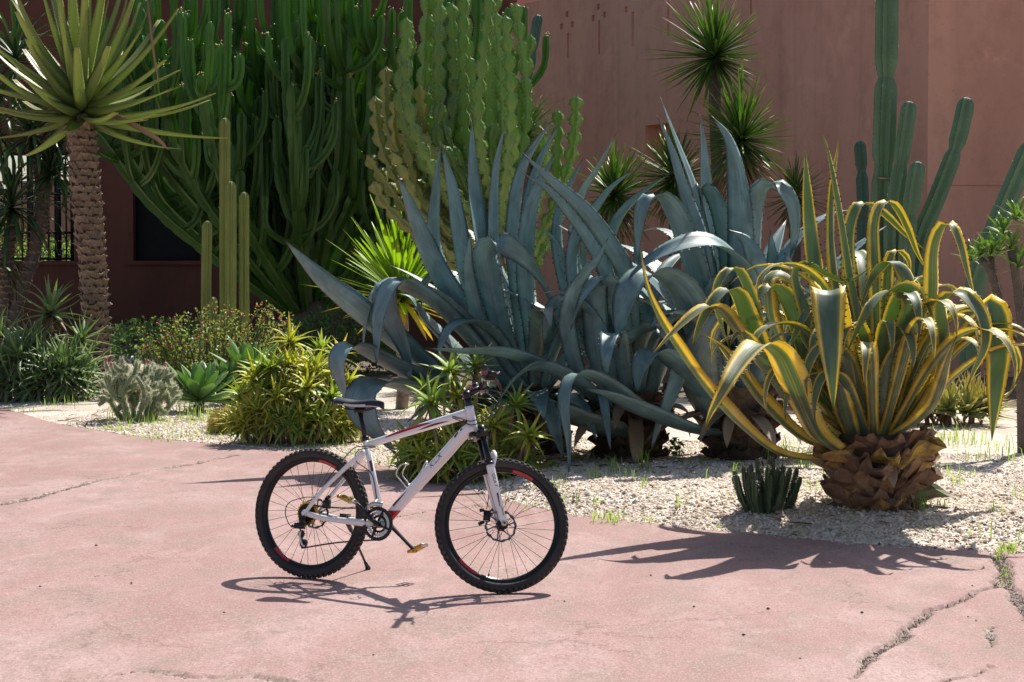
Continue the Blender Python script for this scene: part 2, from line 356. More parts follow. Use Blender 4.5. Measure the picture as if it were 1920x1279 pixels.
def mat_gravel(name, island):
    m, t, b, out = newmat(name)
    oc = coords(t)
    pal = [(.0, (.36, .26, .19)), (.14, (.60, .49, .38)), (.42, (.74, .64, .53)), (.7, (.80, .73, .64)), (.88, (.64, .45, .34)), (.96, (.84, .79, .72))]
    if island:
        g = nd(t, 'ShaderNodeNewGeometry'); c = ramp(t, g.outputs['Random Per Island'], pal).outputs[0]
        c = mixc(t, math_n(t, 'MULTIPLY', noise(t, 90, 3, .6, oc).outputs[0], .35), c, (.42, .32, .24))
    else:
        vor = nd(t, 'ShaderNodeTexVoronoi'); vor.inputs['Scale'].default_value = 42; t.links.new(oc, vor.inputs['Vector'])
        sp = nd(t, 'ShaderNodeSeparateColor'); t.links.new(vor.outputs['Color'], sp.inputs[0])
        c = ramp(t, sp.outputs[0], pal).outputs[0]
        dirt = noise(t, 1.3, 6, .65, oc)
        c = mixc(t, ramp(t, dirt.outputs[0], [(.46, (0,0,0)), (.66, (.75,.75,.75))]).outputs[0], c, (.36, .28, .21))
        inv = math_n(t, 'SUBTRACT', 1.0, vor.outputs['Distance'])
        bump(t, b, inv, .9, .02)
    t.links.new(c, b.inputs['Base Color']); b.inputs['Roughness'].default_value = .85; b.inputs['Specular IOR Level'].default_value = .3
    return m
M['gravel'] = mat_gravel('gravel_sheet', False); M['chip'] = mat_gravel('gravel_chip', True)
M['soil'] = simple('soil', (.16, .115, .085), (.10, .07, .05), 3, .95, bs=.6, bd=.03)

# ------------------------------------------------------------------ ground, path and gravel bed
EDGE = np.array([ground(*p)[:2] for p in [(0,762),(100,793),(260,819),(463,836),(640,855),(800,890),(940,935),(1060,962),(1206,980),(1431,1000),(1637,1019),(1814,1026),(1920,1035)]])
EX = np.r_[-16, -9.5, EDGE[:, 0], 4.2, 7, 14]; EY = np.r_[33, 27.5, EDGE[:, 1], 10.7, 9.9, 8.8]
_xx = np.linspace(-16, 14, 3000); _yy = np.interp(_xx, EX, EY)
_k = np.ones(41) / 41; _yy[20:-20] = np.convolve(_yy, _k, 'valid')
def y_edge(x): return np.interp(x, _xx, _yy) + .03 * fbm(np.asarray(x) * 1.7, np.asarray(x) * 0 + 3.3, 5) + .012 * fbm(np.asarray(x) * 9, np.asarray(x) * 0 + 1.3, 8)
CRACKS = [  # photo points of each crack, half width in metres, depth
    ([(1598,1275),(1612,1258),(1640,1225),(1690,1195),(1718,1168),(1735,1150),(1770,1140),(1800,1125),(1835,1108),(1865,1100),(1882,1085)], .020, .03),
    ([(1872,1036),(1880,1060),(1884,1090),(1912,1128),(1930,1165)], .036, .028),
    ([(1700,1300),(1780,1276),(1830,1262),(1862,1250)], .014, .02),
    ([(-60,955),(0,945),(60,935),(140,912),(220,895),(300,880),(400,862),(440,853)], .042, .022),
    ([(735,971),(790,962),(840,955),(900,948),(960,938)], .024, .02),
    ([(60,1292),(130,1277),(190,1268),(260,1256),(330,1262),(420,1268),(480,1265),(560,1282)], .013, .02),
    ([(178,1080),(210,1076),(243,1070)], .016, .016),
    ([(500,1043),(580,1036),(660,1030)], .005, .01),
    ([(1862,1175),(1858,1200),(1850,1215)], .02, .010)]
def crack_field(X, Y):
    dep = np.zeros_like(X); brk = np.zeros_like(X)
    for ci, (pts, hw, dp) in enumerate(CRACKS):
        G = np.array([ground(*p)[:2] for p in pts])
        lo, hi = G.min(0) - .3, G.max(0) + .3
        idx = np.where((X > lo[0]) & (X < hi[0]) & (Y > lo[1]) & (Y < hi[1]))[0]
        if not len(idx): continue
        x, y = X[idx], Y[idx]
        x = x + .05 * fbm(x*6, y*6, 11+ci) ; y = y + .05 * fbm(x*6, y*6, 31+ci)
        d = np.full(len(idx), 9.)
        for a, b in zip(G[:-1], G[1:]):
            ab = b - a; tt = np.clip(((x-a[0])*ab[0] + (y-a[1])*ab[1]) / (ab @ ab), 0, 1)
            d = np.minimum(d, np.hypot(x-a[0]-tt*ab[0], y-a[1]-tt*ab[1]))
        wv = .8 * hw * (.45 + 1.2 * np.clip(.5 + 1.3*fbm(x*5.1, y*2.3, 50+ci), 0, 1.4))
        f = np.clip((wv + .004 - d) / .007, 0, 1); dp = dp * 1.1
        dep[idx] = np.maximum(dep[idx], f * dp * (.7 + .6 * vnoise(X[idx]*40, Y[idx]*40, 3)))
        brk[idx] = np.maximum(brk[idx], np.clip((wv + .006 - d) / .006, 0, 1))
    return dep, brk
def grid_mesh(name, xs, ss, sign, zf, mats, attr=None, skirt=None, **tags):
    Xg, Sg = np.meshgrid(xs, ss); X = Xg.ravel(); Y = y_edge(X) + sign * Sg.ravel()
    Z, A = zf(X, Y, Sg.ravel())
    V = np.stack([X, Y, Z], 1); nx, ns = len(xs), len(ss)
    i = np.arange(ns-1)[:, None] * nx + np.arange(nx-1)[None]
    Q = np.stack([i, i+1, i+nx+1, i+nx], -1).reshape(-1, 4)
    if sign < 0: Q = Q[:, ::-1]
    if skirt:
        n0 = len(V); V = np.vstack([V, V[:nx] - np.array([0, 0, skirt])])
        j = np.arange(nx-1); q = np.stack([j, n0+j, n0+j+1, j+1], -1)
        if sign < 0: q = q[:, ::-1]
        Q = np.vstack([Q, q]); 
        if A is not None: A = np.r_[A, A[:nx]]
    me = bpy.data.meshes.new(name); me.vertices.add(len(V)); me.vertices.foreach_set('co', V.ravel())
    me.loops.add(Q.size); me.loops.foreach_set('vertex_index', Q.ravel().astype(np.int32))
    me.polygons.add(len(Q)); me.polygons.foreach_set('loop_start', (np.arange(len(Q))*4).astype(np.int32))
    me.polygons.foreach_set('use_smooth', np.ones(len(Q), bool))
    me.update(calc_edges=True)
    if A is not None:
        a = me.attributes.new('broken', 'FLOAT', 'POINT'); a.data.foreach_set('value', A.astype(np.float32))
    me.materials.append(mats); return put(name, me, None, **tags)
def path_z(X, Y, S):
    z = .012 * fbm(X*.35, Y*.35, 2) + .003 * fbm(X*2, Y*2, 4)
    d, b = crack_field(X, Y)
    d = d + .012 * np.clip(1 - S/.03, 0, 1)
    return z - d, b
xs = np.unique(np.r_[np.arange(-40, -16, 3), np.arange(-16, -6, .5), np.arange(-6, -3.7, .06), np.arange(-3.7, 3.2, .0145), np.arange(3.2, 6, .1), np.arange(6, 14, .5), np.arange(14, 41, 3)])
ss = np.unique(np.r_[np.arange(0, .06, .012), np.arange(.06, 6.4, .0175), np.arange(6.4, 11.4, .035), np.arange(11.4, 16, .2), np.arange(16, 46, 2)])
grid_mesh('path', xs, ss, -1, path_z, M['path'], skirt=.12, kind='structure')
def bed_h(x, y):
    x = np.asarray(x, float); y = np.asarray(y, float); s = np.clip(y - y_edge(x), 0, 50)
    k = np.clip((x + .25) / .7, 0, 1); k = k*k*(3-2*k); q = np.clip(s / .75, 0, 1); q = q*q*(3-2*q)
    return -.022 + .095*k*q + .03 * np.clip(s / .8, 0, 1) + .02 * fbm(x*.8, y*.8, 20) * np.clip(s, 0, 1)
def bed_z(X, Y, S): return bed_h(X, Y) + .006 * fbm(X*7, Y*7, 9), None
xs2 = np.unique(np.r_[np.arange(-40, -9, 2), np.arange(-9, 9, .09), np.arange(9, 41, 2)])
ss2 = np.unique(np.r_[-.15, np.arange(0, 3, .06), np.arange(3, 11, .14), 11])
grid_mesh('gravel_bed', xs2, ss2, 1, bed_z, M['gravel'], kind='structure')
grid_mesh('planting_soil', xs2, np.r_[np.arange(11, 20, .5), np.arange(20, 60, 4)], 1, bed_z, M['soil'], kind='structure')
g = MB().add([[-150,-120,-.2],[150,-120,-.2],[150,200,-.2],[-150,200,-.2]], [[0,1,2,3]]); g.build('ground', M['soil'], kind='structure')

# loose chips on the bed: real stones, dense near the path
def chips(n, xr, sr, size, name, label, pw=1.0):
    x = rng.uniform(*xr, n*2); s = sr[0] + (sr[1]-sr[0]) * rng.uniform(0, 1, n*2) ** pw; y = y_edge(x) + s
    keep = (np.abs(x) < .30 * y + .4) & (fbm(x*1.3, y*1.3, 40) + rng.uniform(-.5, .5, len(x)) > -.18)
    x, y = x[keep][:n], y[keep][:n]; n = len(x)
    base = np.array([[1,0,0],[-.5,.85,0],[-.5,-.85,0],[.35,.3,.62],[-.45,0,.55],[.3,-.45,.5]])
    tri = np.array([[0,1,3],[1,2,4],[2,0,5],[1,4,3],[2,5,4],[0,3,5],[3,4,5]])
    sc = size * rng.uniform(.5, 1.35, (n, 1, 1)) * rng.uniform(.7, 1.2, (n, 1, 3))
    v = base[None] * sc + rng.normal(0, size*.13, (n, 6, 3))
    a = rng.uniform(0, 6.28, n); c, s_ = np.cos(a), np.sin(a)
    Rm = np.zeros((n, 3, 3)); Rm[:, 0, 0] = c; Rm[:, 0, 1] = -s_; Rm[:, 1, 0] = s_; Rm[:, 1, 1] = c; Rm[:, 2, 2] = 1
    tl = rng.normal(0, .3, (n, 2)); Rm[:, 2, 0] = tl[:, 0]; Rm[:, 2, 1] = tl[:, 1]
    v = np.einsum('nij,nkj->nki', Rm, v)
    zb = np.where(y < y_edge(x) - .01, .012*fbm(x*.35, y*.35, 2) + .003*fbm(x*2, y*2, 4), bed_h(x, y))
    v += np.stack([x, y, zb - size*.12], 1)[:, None]
    V = v.reshape(-1, 3); Q = (tri[None] + 6*np.arange(n)[:, None, None]).reshape(-1, 3)
    me = bpy.data.meshes.new(name); me.vertices.add(len(V)); me.vertices.foreach_set('co', V.ravel())
    me.loops.add(Q.size); me.loops.foreach_set('vertex_index', Q.ravel().astype(np.int32))
    me.polygons.add(len(Q)); me.polygons.foreach_set('loop_start', (np.arange(len(Q))*3).astype(np.int32))
    me.update(calc_edges=True); me.materials.append(M['chip'])
    return put(name, me, None, kind='stuff', label=label, category='gravel')
chips(52000, (-4.6, 4.6), (-.03, 5.2), .0145, 'gravel', 'loose pale pinkish gravel chips covering the planting bed', 1.35)
chips(3200, (-4.6, 4.6), (-.02, 4.0), .025, 'large_gravel', 'larger pale stones scattered among the gravel of the bed', 1.3)
chips(900, (-2.5, 3.4), (-.22, .02), .0105, 'spilled_gravel', 'small gravel chips spilled over the edge of the paving', .45)

def rubble():
    X, Y, Sz = [], [], []
    for ci, (pts, hw, dp) in enumerate(CRACKS):
        if hw < .012: continue
        G = np.array([ground(*p)[:2] for p in pts])
        for a, b in zip(G[:-1], G[1:]):
            L = np.linalg.norm(b-a); n = int(L*hw*2*5200); t = rng.uniform(0, 1, n); nn = np.array([-(b-a)[1], (b-a)[0]])/L; o_ = rng.normal(0, hw*.8, n)
            X.append(a[0] + (b-a)[0]*t + nn[0]*o_); Y.append(a[1] + (b-a)[1]*t + nn[1]*o_)
    X, Y = np.concatenate(X), np.concatenate(Y); d, br = crack_field(X, Y); k = br > .5; return X[k], Y[k], .012*fbm(X[k]*.35, Y[k]*.35, 2) + .003*fbm(X[k]*2, Y[k]*2, 4) - np.minimum(d[k], .016)
M['rubble'] = simple('rubble_chip', (.46, .37, .31), (.26, .20, .16), 30, .9)
rx, ry, rz = rubble(); rmb = MB(); _b = np.array([[1,0,0],[-.5,.85,0],[-.5,-.85,0],[.35,.3,.62],[-.45,0,.55],[.3,-.45,.5]]); _t = [[0,1,3],[1,2,4],[2,0,5],[1,4,3],[2,5,4],[0,3,5],[3,4,5]]
for x, y, z in zip(rx[:6000], ry[:6000], rz[:6000]):
    a = rng.uniform(0, 6.28); c_, s_ = math.cos(a), math.sin(a); rmb.add((_b + rng.normal(0, .15, (6, 3))) @ np.array([[c_, s_, 0], [-s_, c_, 0], [0, 0, 1]]) * rng.uniform(.004, .013) + [x, y, z - .001], _t)
rmb.build('rubble', M['rubble'], None, smooth=False, kind='stuff', label='broken grey-brown rubble lying in the cracks of the paving', category='rubble')

# ------------------------------------------------------------------ walls
def wall_panel(name, P0, P1, z0, z1, holes, matl, thick=.4, parent=None, **tags):
    """vertical wall from P0 to P1 (seen face towards the garden) with recessed or open holes (a0,a1,z0,z1,depth)"""
    P0 = np.array(P0, float); P1 = np.array(P1, float); L = np.linalg.norm(P1-P0); d = (P1-P0)/L; nrm_ = np.array([-d[1], d[0]])  # points away from garden
    A = sorted({0., L, *[h[0] for h in holes], *[h[1] for h in holes]}); Zs = sorted({z0, z1, *[h[2] for h in holes], *[h[3] for h in holes]})
    A = [a for a in A if 0 <= a <= L]; Zs = [z for z in Zs if z0 <= z <= z1]
    mb = MB()
    def pt(a, z, dep): p = P0 + d*a + nrm_*dep; return [p[0], p[1], z]
    def hole_at(a, z):
        for h in holes:
            if h[0] < a < h[1] and h[2] < z < h[3]: return h
    for i in range(len(A)-1):
        for j in range(len(Zs)-1):
            h = hole_at((A[i]+A[i+1])/2, (Zs[j]+Zs[j+1])/2); dep = h[4] if h else 0
            if dep < thick:
                mb.add([pt(A[i], Zs[j], dep), pt(A[i+1], Zs[j], dep), pt(A[i+1], Zs[j+1], dep), pt(A[i], Zs[j+1], dep)], [[0,1,2,3]])
    for a0, a1, b0, b1, dep in holes:
        dep = min(dep, thick); c = [(a0,b0),(a1,b0),(a1,b1),(a0,b1)]
        for k in range(4):
            p, q = c[k], c[(k+1) % 4]
            mb.add([pt(*p, 0), pt(*q, 0), pt(*q, dep), pt(*p, dep)], [[0,1,2,3]])
    c = [(0, z0), (L, z0), (L, z1), (0, z1)]
    for k in range(4):
        p, q = c[k], c[(k+1) % 4]; mb.add([pt(*p, 0), pt(*q, 0), pt(*q, thick), pt(*p, thick)], [[0,1,2,3]])
    for i in range(len(A)-1):
        for j in range(len(Zs)-1):
            h = hole_at((A[i]+A[i+1])/2, (Zs[j]+Zs[j+1])/2)
            if not h or h[4] < thick:
                mb.add([pt(A[i], Zs[j], thick), pt(A[i+1], Zs[j], thick), pt(A[i+1], Zs[j+1], thick), pt(A[i], Zs[j+1], thick)], [[3,2,1,0]])
    return mb.build(name, matl, parent, smooth=False, **tags)
def on_wall(px, py, P0, P1):
    P0 = np.array(P0, float); d = np.array(P1, float) - P0; L = np.linalg.norm(d); d /= L
    u = (px - 960) / FPX
    # ray: X = u*k, Y ~ k' ; solve with pitch
    v = (639.5 - py) / FPX; c, s = math.cos(PITCH), math.sin(PITCH); r = np.array([u, c + v*s, v*c - s])
    n = np.array([-d[1], d[0]]); k = (P0 @ n) / (r[:2] @ n); p = r * k
    return (p[:2] - P0) @ d, CAM_H + p[2]
S0, S1 = (-.35, 39.6), (5.62, 27.0)
LW0, LW1 = (-17, 39.0), (.1, 39.0)
RW1 = (16, 28.3)
holes = []
def hole_px(x, y, wpx, hpx, dep):
    a0, zt = on_wall(x - wpx/2, y - hpx/2, S0, S1); a1, _ = on_wall(x + wpx/2, y, S0, S1); _, zb = on_wall(x, y + hpx/2, S0, S1)
    holes.append((a0, a1, zb, zt, dep))
for x, y in [(1063,27),(1053,50),(1073,46),(1122,13),(1112,34),(1133,28),(1174,18)]: hole_px(x, y, 5.5, 10, .05)
for x, y0, y1, wp in [(1065,62,108,4),(1123.5,39,101,4),(1186.5,23,87,5),(1253,4,67,5),(1408,-30,26,3)]: hole_px(x, (y0+y1)/2, wp, y1-y0, .035)
hole_px(1232, 275, 44, 78, .38)
wall_panel('garden_wall', S0, S1, -.15, 6.62, holes, M['wall'], .42, label='long shaded terracotta wall with small square sockets and slots behind the yuccas', category='wall')
a_, zg = on_wall(1760, 347, S1, RW1)
wall_panel('plain_wall', S1, RW1, -.15, 6.9, [(.02, 9.5, zg-.012, zg, .02)], M['wall'], .42, label='plain reddish plaster wall with one thin level groove behind the tall ribbed cacti', category='wall')
# left wall with two openings
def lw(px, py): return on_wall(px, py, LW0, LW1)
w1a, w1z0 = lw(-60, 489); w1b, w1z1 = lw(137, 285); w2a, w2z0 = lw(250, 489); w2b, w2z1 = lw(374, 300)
lwall = wall_panel('house_wall', LW0, LW1, -.15, 9.2, [(w1a, w1b, w1z0, w1z1, .9), (w2a, w2b, w2z0, w2z1, .32)], M['wall_shaded'], .45,
    label='house wall with deep shade painted into its plaster and a grilled window opening', category='wall')
# window grille
gy = LW0[1] + .12; X0 = LW0[0] + w1a; X1 = LW0[0] + w1b
gr = thing('window_grille', (X0, gy, w1z0), 'black wrought iron grille with scrolls filling the opening in the dark house wall', 'grille')
def loc(o, p): return np.array(p, float) - np.array(o.location)
H1 = w1z1 - w1z0; W1 = X1 - X0
for k in range(13):
    MB().tube([[W1*k/12, 0, 0], [W1*k/12, 0, H1]], .018, 6).build('bar', M['iron'], gr)
for z in (.04, .55, H1*.62, H1-.04): MB().box((W1/2, 0, z), (W1, .04, .05)).build('rail', M['iron'], gr)
for k in range(24):
    for z in (.15, .42, H1*.62-.13, H1*.62+.13):
        th = np.linspace(0, 5.0, 14); r = .085*(1-.12*th)
        MB().tube(np.stack([W1*(k+.5)/24 + r*np.cos(th), 0*th, z + r*np.sin(th)], 1), .010, 5).build('scroll', M['iron'], gr)
        if k % 2: break
for xx in (X0 + W1*.56, X1 - .06, X0 + W1*.82):
    MB().box((xx, LW0[1]+.3, (w1z0+w1z1)/2), (.12, .1, H1)).build('post', M['iron'], lwall)
MB().box((LW0[0]+(w2a+w2b)/2, LW0[1]+.29, (w2z0+w2z1)/2), (w2b-w2a, .03, w2z1-w2z0)).build('window', M['glass_dark'], lwall, smooth=False)
MB().box((LW0[0]+(w2a+w2b)/2, LW0[1]-.02, w2z0-.04), (w2b-w2a+.3, .1, .07)).build('sill', M['wall_shaded'], lwall, smooth=False)
MB().box((LW0[0]+(w1a+w1b)/2, LW0[1]-.02, w1z0-.04), (w1b-w1a+.2, .1, .07)).build('sill', M['wall_shaded'], lwall, smooth=False)
# court behind the grille and the building above
wall_panel('court_wall', (-19, 47), (-6, 47), -.15, 3.6, [], M['wall_pale'], .3, label='pale plaster court wall seen through the iron grille', category='wall')
wall_panel('upper_building', (-6, 48), (9, 44.5), -.15, 12.5, [], M['wall_far'], .4, label='rose plaster building face rising above the garden wall', category='building')

# ------------------------------------------------------------------ leaves
PROF_AG = ([0, .06, .14, .28, .5, .7, .84, .93, .975, 1], [.95, .78, .66, .78, 1, .88, .58, .27, .10, .012])
PROF_ALOE = ([0, .1, .3, .6, .85, 1], [1, .95, .8, .52, .22, .02])
PROF_STRAP = ([0, .15, .5, .8, .95, 1], [.6, .85, 1, .85, .5, .06])
PROF_OVATE = ([0, .1, .3, .55, .75, .9, 1], [.55, .5, .72, 1, .86, .42, .02])
PROF_BLUNT = ([0, .15, .5, .85, .97, 1], [1, .9, .72, .5, .44, .36])
def leaf_geo(path, wmax, Wd, prof=PROF_AG, chan=.30, thick=.02, nst=20, nu=3, twist=None, teeth=0.0, mb=None, wave=0.0, seed=0):
    mb = mb or MB()
    P = crom(path, nst); t = np.linspace(0, 1, nst)
    wd = wmax * np.interp(t, *prof)
    T = nrm(np.gradient(P, axis=0)); Wd = np.array(Wd, float)
    Wv = Wd - (T @ Wd)[:, None] * T; bad = np.linalg.norm(Wv, axis=1) < .15
    if bad.any(): Wv[bad] = np.cross(T[bad], [0.2, .1, 1.])
    Wv = nrm(Wv); N = np.cross(T, Wv)
    if twist is not None:
        tw = np.interp(t, np.linspace(0, 1, len(twist)), twist); c, s = np.cos(tw)[:, None], np.sin(tw)[:, None]
        Wv, N = Wv*c + N*s, N*c - Wv*s
    us = np.linspace(-1, 1, 2*nu+1); m = len(us)
    ch = chan * (1 - .55 * t**2)
    rows = []; uvs = []
    rs = np.random.default_rng(seed)
    ph = rs.uniform(0, 6.28)
    wob = wave * wd * np.sin(t * 22 + ph)
    for u in us:
        lift = ch * wd / 2 * (abs(u)**1.7) + wob * u * abs(u)
        rows.append(P + Wv * (u * wd / 2)[:, None] + N * lift[:, None]); uvs.append(np.stack([np.full(nst, u*.5+.5), t], 1))
    for u in us[::-1][1:-1]:
        lift = ch * wd / 2 * (abs(u)**1.7) + wob * u * abs(u)
        th = thick * (1 - u*u) * (1 - .8*t) * np.clip(wd/wmax, .2, 1)
        rows.append(P + Wv * (u * wd / 2 * .98)[:, None] + N * (lift - th)[:, None]); uvs.append(np.stack([np.full(nst, u*.5+.5), t], 1))
    n = len(rows); V = np.stack(rows, 1).reshape(-1, 3); UV = np.stack(uvs, 1).reshape(-1, 2)
    F = [[i*n+j, (i+1)*n+j, (i+1)*n+(j+1) % n, i*n+(j+1) % n] for i in range(nst-1) for j in range(n)]
    F += [list(range(n)), [(nst-1)*n+j for j in range(n)][::-1]]
    mb.add(V, F, UV, 0)
    if teeth:
        L = np.linalg.norm(np.diff(P, axis=0), axis=1).sum(); k = int(L / teeth)
        for s_ in (-1, 1):
            tt = np.clip((np.arange(k) + .5 + rs.uniform(-.3, .3, k)) / k, .05, .93)
            f = tt * (nst-1); i0 = np.floor(f).astype(int); fr = (f - i0)[:, None]
            edge = rows[m-1] if s_ > 0 else rows[0]
            pe = edge[i0]*(1-fr) + edge[np.minimum(i0+1, nst-1)]*fr
            wv = Wv[i0] * s_; tv = T[i0]; sz = .0115 * np.clip(np.interp(tt, t, wd)/wmax + .3, .4, 1)[:, None]
            tri = np.stack([pe - tv*sz*.7 - wv*.002, pe + tv*sz*.7 - wv*.002, pe + wv*sz*1.3 - tv*sz*.3], 1).reshape(-1, 3)
            mb.add(tri, [[3*q, 3*q+1, 3*q+2] for q in range(k)], np.tile([[.5, .5]], (3*k, 1)), 1)
    return mb
def arc_path(base, az, e0, L, droop, pw=1.6, n=9, side=0.0):
    """leaf path leaving base at azimuth az with elevation e0 (rad), bending down by droop (rad) along its length"""
    t = np.linspace(0, 1, n); e = e0 - droop * t**pw; a = az + side * t
    dl = L / (n-1); d = np.stack([np.cos(e)*np.cos(a), np.cos(e)*np.sin(a), np.sin(e)], 1)
    return np.array(base) + np.vstack([[0, 0, 0], np.cumsum(d[:-1] * dl, axis=0)])
def Wof(az): return (-math.sin(az), math.cos(az), 0)

def hand_leaf(root, D, pts, wpx, dd, matl, az=None, twist=None, teeth=.045, chan=.32, thick=.028, db=0.0, prof=PROF_AG, wave=0.0, seed=0):
    """one agave leaf from its course in the photo; dd = how far its end comes towards (-) or goes away from (+) the viewer"""
    P = np.array([at(x, y, D) for x, y in pts]); seg = np.r_[0, np.cumsum(np.linalg.norm(np.diff(P, axis=0), axis=1))]; seg /= seg[-1]
    P = np.array([at(x, y, D + db + (dd-db) * min(1, s*1.25)**.9) for (x, y), s in zip(pts, seg)])
    if az is None:
        h = P[:, :2] - P[0, :2]; far = np.argmax(np.linalg.norm(h, axis=1)); az = math.atan2(h[far, 1], h[far, 0])
    else: az = R(az)
    Wd = np.array(Wof(az))
    Q = crom(P, 12); T = nrm(np.gradient(Q, axis=0)); Wl = nrm(Wd - (T @ Wd)[:, None]*T)
    t2 = T[:, [0, 2]]; w2 = Wl[:, [0, 2]]; app = np.abs(t2[:, 0]*w2[:, 1] - t2[:, 1]*w2[:, 0]) / np.maximum(np.linalg.norm(t2, axis=1), .3)
    a = np.clip(np.percentile(app[3:10], 70), .55, 1)
    wm = wpx / ppm(D + dd*.5) / a
    mb = leaf_geo(P - np.array(root.location), wm, Wd, prof, chan, thick, 44, 3, twist, teeth, None, wave, seed)
    return mb.build('leaf', [matl, M['tooth']], root)
def husk_mesh(name, w_, h_, d_, matl):
    """an old cut leaf base: a cupped, tongue-like scale leaning outwards (local x right, y outwards, z up)"""
    nx, nz = 6, 4; V = []; rs = np.random.default_rng(len(name) + int(w_*1000))
    for k in (0, 1):
        for j in range(nz+1):
            for i in range(nx+1):
                u = i/nx*2-1; v = j/nz; hw = w_/2 * (1 - .45*v**2) 
                y = d_ * (v**1.4) * (1 - .45*u*u) - .01 + (-.35*d_ if k else 0)*(.25+v*.5) + rs.normal(0, d_*.03)
                z = h_ * (v - .5) + (.10*h_*abs(u)**2 * (1 if v > .6 else 0)) + rs.normal(0, h_*.025)
                V.append([u*hw, y, z - (0.04*h_ if k else 0)])
    s = (nx+1)*(nz+1); F = []
    for j in range(nz):
        for i in range(nx):
            a = j*(nx+1)+i; F.append([a, a+1, a+nx+2, a+nx+1]); F.append([s+a, s+a+nx+1, s+a+nx+2, s+a+1])
    for i in range(nx): a = nz*(nx+1)+i; F.append([a, a+1, s+a+1, s+a])
    for j in range(nz):
        a = j*(nx+1); F.append([a, a+nx+1, s+a+nx+1, s+a]); b = a+nx; F.append([b+nx+1, b, s+b, s+b+nx+1])
    me = bpy.data.meshes.new(name); me.from_pydata(V, [], F); me.materials.append(matl)
    me.polygons.foreach_set('use_smooth', [False]*len(F)); me.update(); return me
def husk_trunk(root, base, top, r0, r1, rows, around, hus, core, name='leaf_base', jit=.2, up=0.15, bulge=0.0, rsc=1.0):
    """trunk core plus overlapping old leaf bases set in a spiral; base and top are local points"""
    base = np.array(base, float); top = np.array(top, float)
    P = crom([base, base*.5+top*.5, top], 9); rr = np.linspace(r0, r1, 9) * (1 + bulge*np.sin(np.linspace(0, math.pi, 9)))
    root = MB().tube(P, rr*.93, 20).build('trunk', core, root)
    rs = np.random.default_rng(rows*7+around)
    for j in range(rows):
        f = (j + .5) / rows; p = np.array([np.interp(f, np.linspace(0, 1, 9), P[:, k]) for k in range(3)]); r = np.interp(f, np.linspace(0, 1, 9), rr)
        for i in range(around):
            a = 2*math.pi*(i + .5*(j % 2))/around + rs.normal(0, jit*.3)
            o = put(name, hus[rs.integers(len(hus))], root)
            sc = rs.uniform(1-jit, 1+jit) * rsc
            o.location = Vector(p + np.array([math.cos(a)*r*.9, math.sin(a)*r*.9, rs.normal(0, .012)]))
            o.rotation_euler = (rs.normal(-up, jit*.6), rs.normal(0, jit*.5), a - math.pi/2)
            o.scale = (sc*rs.uniform(.9, 1.15), sc*rs.uniform(.7, 1.3), sc)

